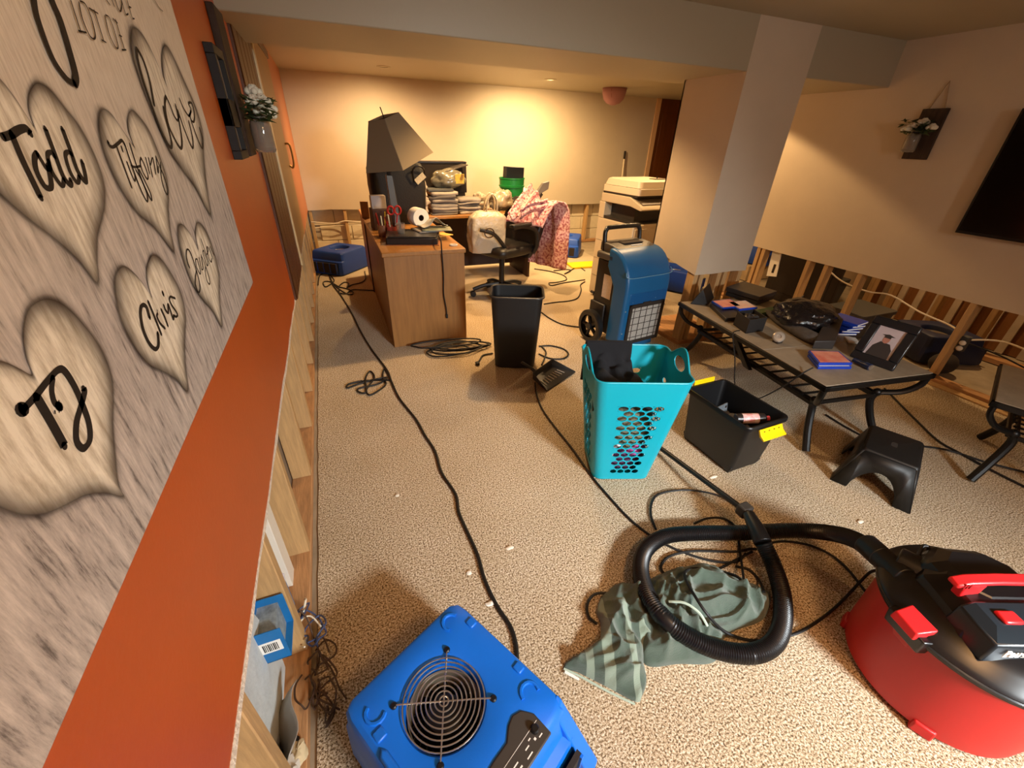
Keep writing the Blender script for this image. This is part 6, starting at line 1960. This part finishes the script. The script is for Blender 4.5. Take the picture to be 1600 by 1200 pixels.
# white cable strung along the studs and an outlet box
cbw = thing('house_cable', 'white electrical cable strung through the right wall studs', 'cable', (XR, 2, .4))
MB().tube([(4.40, 2.62, .60), (4.42, 2.45, .52), (4.40, 2.2, .50), (4.37, 2.0, .53), (4.36, 1.75, .47), (4.37, 1.55, .44), (4.35, 1.46, .42)], .0065, 6, 6).build('cable', M_wirew, cbw)
MB().tube([(4.42, 1.40, .36), (4.5, 1.25, .40), (4.52, 1.0, .38), (4.5, .7, .42)], .0065, 6, 6).build('cable', M_wirew, cbw)
MB().tube([(4.44, 1.40, .33), (4.55, 1.2, .28), (4.6, .9, .20), (4.6, .6, .15)], .006, 6, 6).build('cable', M_cord, cbw)
MB().box(4.36, 4.42, 1.385, 1.428, .27, .39).build('outlet_box', mat('box_dkgrey', '#3c3f42', .6), cbw, bevel=.003)
for k, z in enumerate((.30, .345)):
    MB().ball((4.35, 1.40, z), (.014, .022, .02), 10, 7).build('wire_nut', M_white, cbw)
MB().ball((4.55, 1.50, .085), (.12, .09, .085), 16, 10).build('cable_coil', M_dark, cbw)

# ------------------------------------------------------------------ left stud bay: blue outlet box, tangled wires, drywall scraps
M_boxblue = mat('outlet_blue', '#1a6fb0', .45, var=(20, .12))
ob = thing('outlet_box', 'blue plastic outlet box with barcode nailed to a stud under the orange wall', 'outlet box', (-.37, .87, .25))
X0, X1, Y0, Y1, Z0, Z1 = -.415, -.335, .845, .96, .24, .385
for a in ((X0, X0 + .004, Y0, Y1, Z0, Z1), (X0, X1, Y0, Y0 + .004, Z0, Z1), (X0, X1, Y1 - .004, Y1, Z0, Z1), (X0, X1, Y0, Y1, Z0, Z0 + .004)):
    MB().box(*a).build('box_side', M_boxblue, ob, bevel=.001)
MB().box(X0 + .004, X1 - .02, Y0 + .004, Y1 - .004, Z0 + .004, Z1 - .03).build('box_inside', mat('box_grime', '#8d9aa0', .8, var=(35, .5)), ob)
lb = MB().box(X0 + .012, X1 - .01, Y0 - .0012, Y0 + .001, Z0 + .05, Z0 + .10).build('barcode_label', M_letter, ob)
bars = MB()
for k in range(9):
    bars.box(X0 + .022 + k * .0045, X0 + .022 + k * .0045 + (.002 if k % 3 else .003), Y0 - .0018, Y0 - .001, Z0 + .058, Z0 + .092)
bars.build('barcode', M_ink, lb, smooth=0)
ob2 = thing('outlet_box', 'broken blue outlet box remnant behind the stud near the white strip', 'outlet box', (-.39, 1.06, .2))
MB().box(-.418, -.36, 1.02, 1.10, .13, .28).build('box_side', M_boxblue, ob2, bevel=.002)
MB().box(-.36, -.345, 1.015, 1.03, .13, .26).build('box_flange', M_boxblue, ob2, bevel=.002)
tag(lump(None, (-.385, 1.08, .30), (.025, .03, .025), 3.3, .6, 10, 16, 10).build('insulation_scrap', M_clothwhite, smooth=30), 'torn white insulation scrap on the broken blue outlet box', 'insulation')
tag(MB().hexa([(-.426, 1.25, .041), (-.392, 1.25, .041), (-.392, 1.33, .041), (-.426, 1.33, .041), (-.426, 1.25, .66), (-.392, 1.25, .66), (-.392, 1.33, .66), (-.426, 1.33, .66)]).build('white_strip', M_white, bevel=.002), 'white painted strip standing in the stud bay above the blue boxes', 'strip')
ds = MB()
ds.prism([(.50, .05), (.93, .05), (.95, .18), (.90, .42), (.78, .50), (.52, .50)], -.424, -.40, 'x')
tag(ds.build('drywall_scrap', mat('drywall_white', '#cfd6d6', .9, var=(9, .12), bump=(40, .3))), 'white broken drywall slab in the nearest stud bay', 'drywall')
fs_ = MB()
fs_.grid(lambda u, v: (-.405 + .07 * v + .015 * math.sin(u * 6), .60 + .22 * u, .05 + .17 * v * (1 - .4 * u) + .01 * noise.noise(Vector((u * 5, v * 5, 0)))), 12, 8)
tag(fs_.build('plastic_scrap', mat('plastic_grey', '#a8a39b', .4), smooth=180, solid=.002), 'torn grey plastic sheet scrap at the foot of the nearest stud bay', 'plastic')
for k, (x, y, r, c, lab) in enumerate(((-.37, .62, .028, '#d8d2c6', 'white plaster crumb nearest the camera on the base plate'), (-.35, .67, .02, '#cdbb95', 'yellowish plaster crumb on the base plate'), (-.375, .70, .018, '#2d3340', 'dark blue scrap between the plaster crumbs'), (-.40, .745, .022, '#c9c3bb', 'grey plaster crumb by the plastic sheet scrap'))):
    tag(lump(None, (x, y, .04 + r * .7), (r, r * 1.3, r * .7), 2.9 * k, .5, 10, 18, 12).build('plaster_crumb', mat('crumb%d' % k, c, .9), smooth=30), lab, 'debris')
M_wblue = mat('wire_blue', '#3a4668', .5)
M_wbrown = mat('wire_brown', '#4a3526', .6)
r = random.Random(21)


def curl(c, rad, turns, m, zr, name, parent, rr=.0035):
    pts = []
    a = r.uniform(0, 6.28)
    p = Vector(c)
    for k in range(int(turns * 7)):
        a += r.uniform(.5, 1.25) * (1 if r.random() < .85 else -1)
        rr_ = rad * r.uniform(.5, 1.2)
        pts.append((c[0] + rr_ * math.cos(a) * .8 + r.uniform(-.01, .01), c[1] + rr_ * math.sin(a) * 1.2, max(.012, c[2] + r.uniform(-zr, zr))))
    MB().tube(pts, rr, 6, 5).build(name, m, parent)


wt = thing('wire_tangle', 'tangle of blue and brown wires spilling from the stud bay onto the carpet', 'wires', (-.30, .95, 0))
for c, rad, tn, m, zr in (((-.315, 1.02, .10), .055, 2.0, M_wblue, .035), ((-.30, .99, .08), .045, 1.5, M_wblue, .03), ((-.325, 1.0, .09), .05, 1.2, M_wirew, .02), ((-.28, .93, .055), .04, 1.6, M_wbrown, .025), ((-.285, .86, .05), .05, 1.8, M_wbrown, .025), ((-.27, .80, .05), .055, 2.0, M_wbrown, .03), ((-.29, .75, .045), .04, 1.4, M_wbrown, .02), ((-.30, .89, .06), .035, 1.2, M_wbrown, .02), ((-.335, .83, .07), .045, 1.4, M_wbrown, .02)):
    curl(c, rad, tn, m, zr, 'wire', wt, .003)
MB().tube([(-.34, 1.05, .16), (-.32, 1.03, .12), (-.31, .99, .09), (-.29, .93, .06), (-.26, .88, .03), (-.24, .82, .012), (-.22, .78, .010)], .003, 6, 5).build('wire', M_wbrown, wt)
MB().tube([(-.34, 1.07, .10), (-.325, 1.10, .13), (-.335, 1.13, .10)], .004, 6, 5).build('wire', M_wirew, wt)

# bits of debris on the carpet
for k, (px_, lab) in enumerate((((620, 773), 'white paper flake on the carpet by the long cord'),)):
    pass
fl_ = [(0.069,1.638,0.004),(0.496,1.138,0.004),(0.331,0.923,0.004),(0.286,1.083,0.004),(2.196,0.666,0.004),(1.737,1.173,0.004)]
for k, p in enumerate(fl_):
    tag(lump(None, (p[0], p[1], .004), (.010 + .006 * (k % 3), .009, .004), k * 1.7, .4, 10, 12, 8).build('plaster_flake', M_white, smooth=30), 'small white plaster flake on the carpet, ' + ['left of the long cord midway', 'right of the long cord', 'touching the long cord near the blue air mover', 'left of the cord bend', 'behind the red vacuum', 'between tote and wand'][k], 'debris', 'plaster flakes on the carpet')

# ------------------------------------------------------------------ cords
def cord(label, paths, r=.0065, m=None, name='extension_cord', parts=True, jit=.0):
    m = m or M_cord
    p0 = paths[0][0]
    if len(paths) == 1:
        o = MB().tube(paths[0], r, 8, 5).build(name, m, loc=(p0[0], p0[1], 0))
        return tag(o, label, 'cord')
    t = thing(name, label, 'cord', (p0[0], p0[1], 0))
    for p in paths:
        MB().tube(p, r, 8, 5).build('cord', m, t)
    return t


cord('long dark cord running along the left wall to the nearest blue air mover', [[(-0.169,5.781,0.009),(-0.14,5.404,0.009),(-0.064,4.956,0.009),(0.016,4.342,0.009),(0.057,3.893,0.009),(0.116,3.434,0.009),(0.192,3.019,0.009),(0.201,2.835,0.009),(0.221,2.562,0.009),(0.283,2.269,0.009),(0.303,2.082,0.009),(0.328,1.911,0.009),(0.321,1.722,0.009),(0.351,1.538,0.009),(0.334,1.417,0.009),(0.339,1.291,0.009),(0.346,1.154,0.009),(0.337,1.028,0.009),(0.346,0.906,0.009),(0.366,0.81,0.009),(0.362,0.744,0.009),(0.346,0.692,0.009)]], .0075)
cord('dark cord tangle on the carpet beside the long cord', [[(0.202,2.836,0.008),(0.19,2.967,0.008),(0.173,3.027,0.008),(0.148,2.896,0.008),(0.158,2.791,0.008),(0.09,2.709,0.008),(0.029,2.675,0.008),(0.019,2.762,0.008),(0.089,2.916,0.008),(0.067,3.03,0.008),(0.024,2.918,0.008),(0.012,2.727,0.008),(-0.032,2.733,0.008),(-0.036,2.791,0.008),(0.101,2.811,0.008),(0.18,2.885,0.008),(0.109,2.889,0.008),(-0.031,2.857,0.008),(-0.109,2.825,0.008),(-0.097,2.879,0.008),(0.017,2.89,0.008),(0.191,2.818,0.02)]], .0065)
cord('thin dark cord loops under the far left air mover', [[(-0.306,5.457,0.008),(-0.283,5.877,0.008),(-0.19,5.912,0.008),(-0.144,5.546,0.008),(-0.113,5.346,0.008),(-0.043,5.121,0.008),(0.02,4.981,0.008),(0.071,5.013,0.008),(0.031,5.174,0.008),(-0.071,5.308,0.008),(-0.174,5.554,0.008),(-0.247,5.548,0.008),(-0.228,5.354,0.008),(-0.176,5.418,0.008),(-0.12,5.595,0.008),(-0.174,5.908,0.008)], [(-0.078,5.132,0.008),(-0.07,5.334,0.008),(-0.005,5.477,0.008),(0.044,5.407,0.008),(0.014,5.256,0.008),(0.077,5.343,0.008),(0.195,5.418,0.008),(0.255,5.572,0.008),(0.275,5.907,0.008)], [(-0.086,5.085,0.008),(-0.013,5.015,0.008),(0.065,5.139,0.008),(0.171,5.107,0.008),(0.324,5.036,0.008)]], .0065)
cd_ = []
coil = thing('cord_coil', 'heap of black cord coiled between desk front and trash can', 'cord', [(0.808,3.224,0)][0])
rc_ = random.Random(4)
cc = [Vector(p) for p in [(0.806,3.216,0.01),(0.486,3.296,0.01),(1.15,3.214,0.01),(0.769,3.021,0.01),(0.855,3.398,0.01)]]
ux, uy = (cc[2] - cc[1]) / 2, (cc[4] - cc[3]) / 2
for k in range(5):
    pts = []
    ph = rc_.uniform(0, 6)
    sx, sy = rc_.uniform(.55, .95), rc_.uniform(.3, .75)
    off = ux * rc_.uniform(-.25, .2) + uy * rc_.uniform(-.3, .3)
    for j in range(14):
        a = ph + j * 2 * PI / 12.0
        pts.append(cc[0] + off + ux * sx * math.cos(a) * rc_.uniform(.92, 1.08) + uy * sy * math.sin(a) * rc_.uniform(.9, 1.1) + Vector((0, 0, .004 + .007 * k)))
    MB().tube(pts, .007, 8, 5).build('cord', M_cord, coil)
MB().tube([(1.08,3.018,0.01),(0.991,3.01,0.01),(0.939,2.939,0.01),(0.906,2.89,0.01)], .007, 8, 4).build('cord', M_cord, coil)
MB(Matrix.Translation([(0.897,2.877,0.012)][0])).box(-.014, .014, -.02, .02, -.01, .012).build('plug', M_cord, coil, bevel=.004)
cord('dark cord loop on the floor right of the trash can', [[(1.521,3.025,0.008),(1.626,3.004,0.008),(1.705,2.908,0.008),(1.699,2.802,0.008),(1.616,2.74,0.008),(1.512,2.775,0.008),(1.455,2.884,0.008)], [(1.543,3.017,0.008),(1.53,2.899,0.008),(1.45,2.771,0.008),(1.39,2.694,0.008)]], .0065)
cord('dark cord from trash can to dehumidifier wheel', [[(1.907,3.787,0.008),(1.917,3.591,0.008),(1.971,3.411,0.008),(2.094,3.302,0.008)]], .0065)
cord('dark cord curving from trash can behind the dehumidifier', [[(2.047,4.016,0.008),(2.217,4.03,0.008),(2.381,4.026,0.008),(2.531,4.097,0.008),(2.717,4.343,0.008),(2.817,4.532,0.008),(2.946,4.639,0.008)]], .0065)
cord('thin dark cord looping on the far floor in front of yellow mat', [[(2.557,5.397,0.008),(2.722,5.212,0.008),(2.807,4.989,0.008),(2.748,4.787,0.008),(2.571,4.72,0.008),(2.461,4.723,0.008),(2.443,4.615,0.008),(2.639,4.671,0.008),(2.992,4.716,0.008)], [(2.781,5.229,0.008),(2.992,5.239,0.008),(3.022,5.161,0.008),(2.855,5.04,0.008),(3.18,5.294,0.008),(3.245,5.312,0.008),(3.22,5.105,0.008)]], .0065)
tag(MB().hexa([(3.10, 5.25, .0), (3.62, 5.22, .0), (3.66, 5.50, .0), (3.14, 5.52, .0), (3.10, 5.25, .03), (3.62, 5.22, .03), (3.66, 5.50, .03), (3.14, 5.52, .03)]).build('yellow_mat', mat('yellow_foam', '#e8c80c', .6), bevel=.008), 'yellow foam pad lying on the far floor left of the copier', 'pad')
gbx = thing('power_adapter', 'grey power adapter block in front of the far right air mover', 'adapter', (2.98, 5.66, 0))
MB(XF((2.98, 5.66, 0), math.radians(-20))).box(-.11, .11, -.07, .07, 0, .13).build('adapter_body', mat('adapter_grey', '#4b4a50', .5), gbx, bevel=.012)
MB().tube([(3.07, 5.66, .03), (3.14, 5.70, .012), (3.18, 5.62, .01), (3.10, 5.58, .01)], .007, 6, 5).build('lead', M_cord, gbx)
cord('thin black cord from dustpan past the basket to the towel', [[(1.218,2.446,0.008),(1.162,2.299,0.008),(1.116,2.096,0.008),(1.105,1.881,0.008),(1.104,1.651,0.008),(1.089,1.406,0.008),(1.095,1.227,0.008),(1.108,1.079,0.008),(1.139,0.97,0.008),(1.167,0.913,0.008),(1.218,0.842,0.008),(1.307,0.759,0.008),(1.41,0.713,0.008),(1.487,0.73,0.008)]], .0055)
cord('black vacuum cord looping around the hose and over the towel', [
    [(1.703,0.379,0.25),(1.779,0.424,0.14),(1.796,0.437,0.05),(1.696,0.421,0.01),(1.549,0.4,0.01),(1.41,0.392,0.01),(1.319,0.401,0.01),(1.226,0.422,0.01),(1.164,0.453,0.01),(1.091,0.49,0.05),(1.025,0.53,0.13),(1.027,0.601,0.14),(1.071,0.684,0.1),(1.129,0.732,0.06),(1.192,0.729,0.05),(1.271,0.683,0.05),(1.293,0.63,0.08),(1.288,0.588,0.09)],
    [(1.288,0.588,0.09),(1.369,0.656,0.05),(1.474,0.751,0.01),(1.536,0.823,0.01),(1.565,0.865,0.01),(1.548,0.922,0.01),(1.473,0.95,0.01),(1.389,0.947,0.01)],
    [(1.645,0.912,0.06),(1.678,0.963,0.01),(1.651,1.044,0.01),(1.565,1.115,0.01),(1.471,1.155,0.01),(1.354,1.168,0.01),(1.281,1.133,0.01),(1.221,1.065,0.01),(1.188,0.985,0.01)],
    [(1.584,0.722,0.04),(1.713,0.715,0.01),(1.808,0.656,0.01),(1.852,0.58,0.01),(1.848,0.506,0.01),(1.821,0.435,0.01),(1.789,0.348,0.01)],
    [(1.066,0.781,0.01),(1.078,0.813,0.01),(1.143,0.84,0.01),(1.244,0.831,0.01),(1.343,0.797,0.01),(1.452,0.753,0.01),(1.519,0.742,0.01),(1.553,0.729,0.01)],
    [(1.522,0.726,0.01),(1.416,0.719,0.01),(1.316,0.713,0.01),(1.269,0.721,0.01)],
    [(1.39,0.695,0.01),(1.431,0.663,0.01),(1.431,0.614,0.01),(1.369,0.547,0.05)]], .0055, name='tangled_cord')
cord('black cord loop sticking out left of the green towel', [[(0.922,0.739,0.03),(0.87,0.751,0.02),(0.812,0.777,0.01),(0.752,0.803,0.01),(0.709,0.796,0.01),(0.676,0.766,0.01),(0.665,0.729,0.01),(0.68,0.697,0.01)]], .0055)
cord('dark cord crossing the floor between coffee table and end table', [[(3.771,1.47,0.009),(3.667,1.331,0.009),(3.513,1.125,0.009),(3.375,0.926,0.009),(3.354,0.799,0.009),(3.339,0.639,0.009),(3.34,0.474,0.009)]], .0065)
cord('second dark cord on the floor below the end table', [[(2.958,1.378,0.009),(2.945,1.195,0.009),(2.976,1.055,0.009),(3.139,0.962,0.009),(3.315,0.845,0.009),(3.4,0.694,0.009),(3.524,0.543,0.009)]], .0065)
tc2 = thing('device_cord', 'thin black cord hanging in a loop from the coffee table clutter', 'cord', [(2.548,1.624,0.5)][0])
TBi = TBM
MB(TBM).tube([(.06, .75, .508), (.02, .74, .51), (-.012, .72, .49), (-.03, .62, .36), (-.03, .55, .20), (-.03, .45, .16), (-.03, .34, .22), (-.025, .22, .38), (-.012, .16, .49), (.02, .16, .51), (.06, .16, .53)], .004, 6, 6).build('cord', M_cord, tc2)
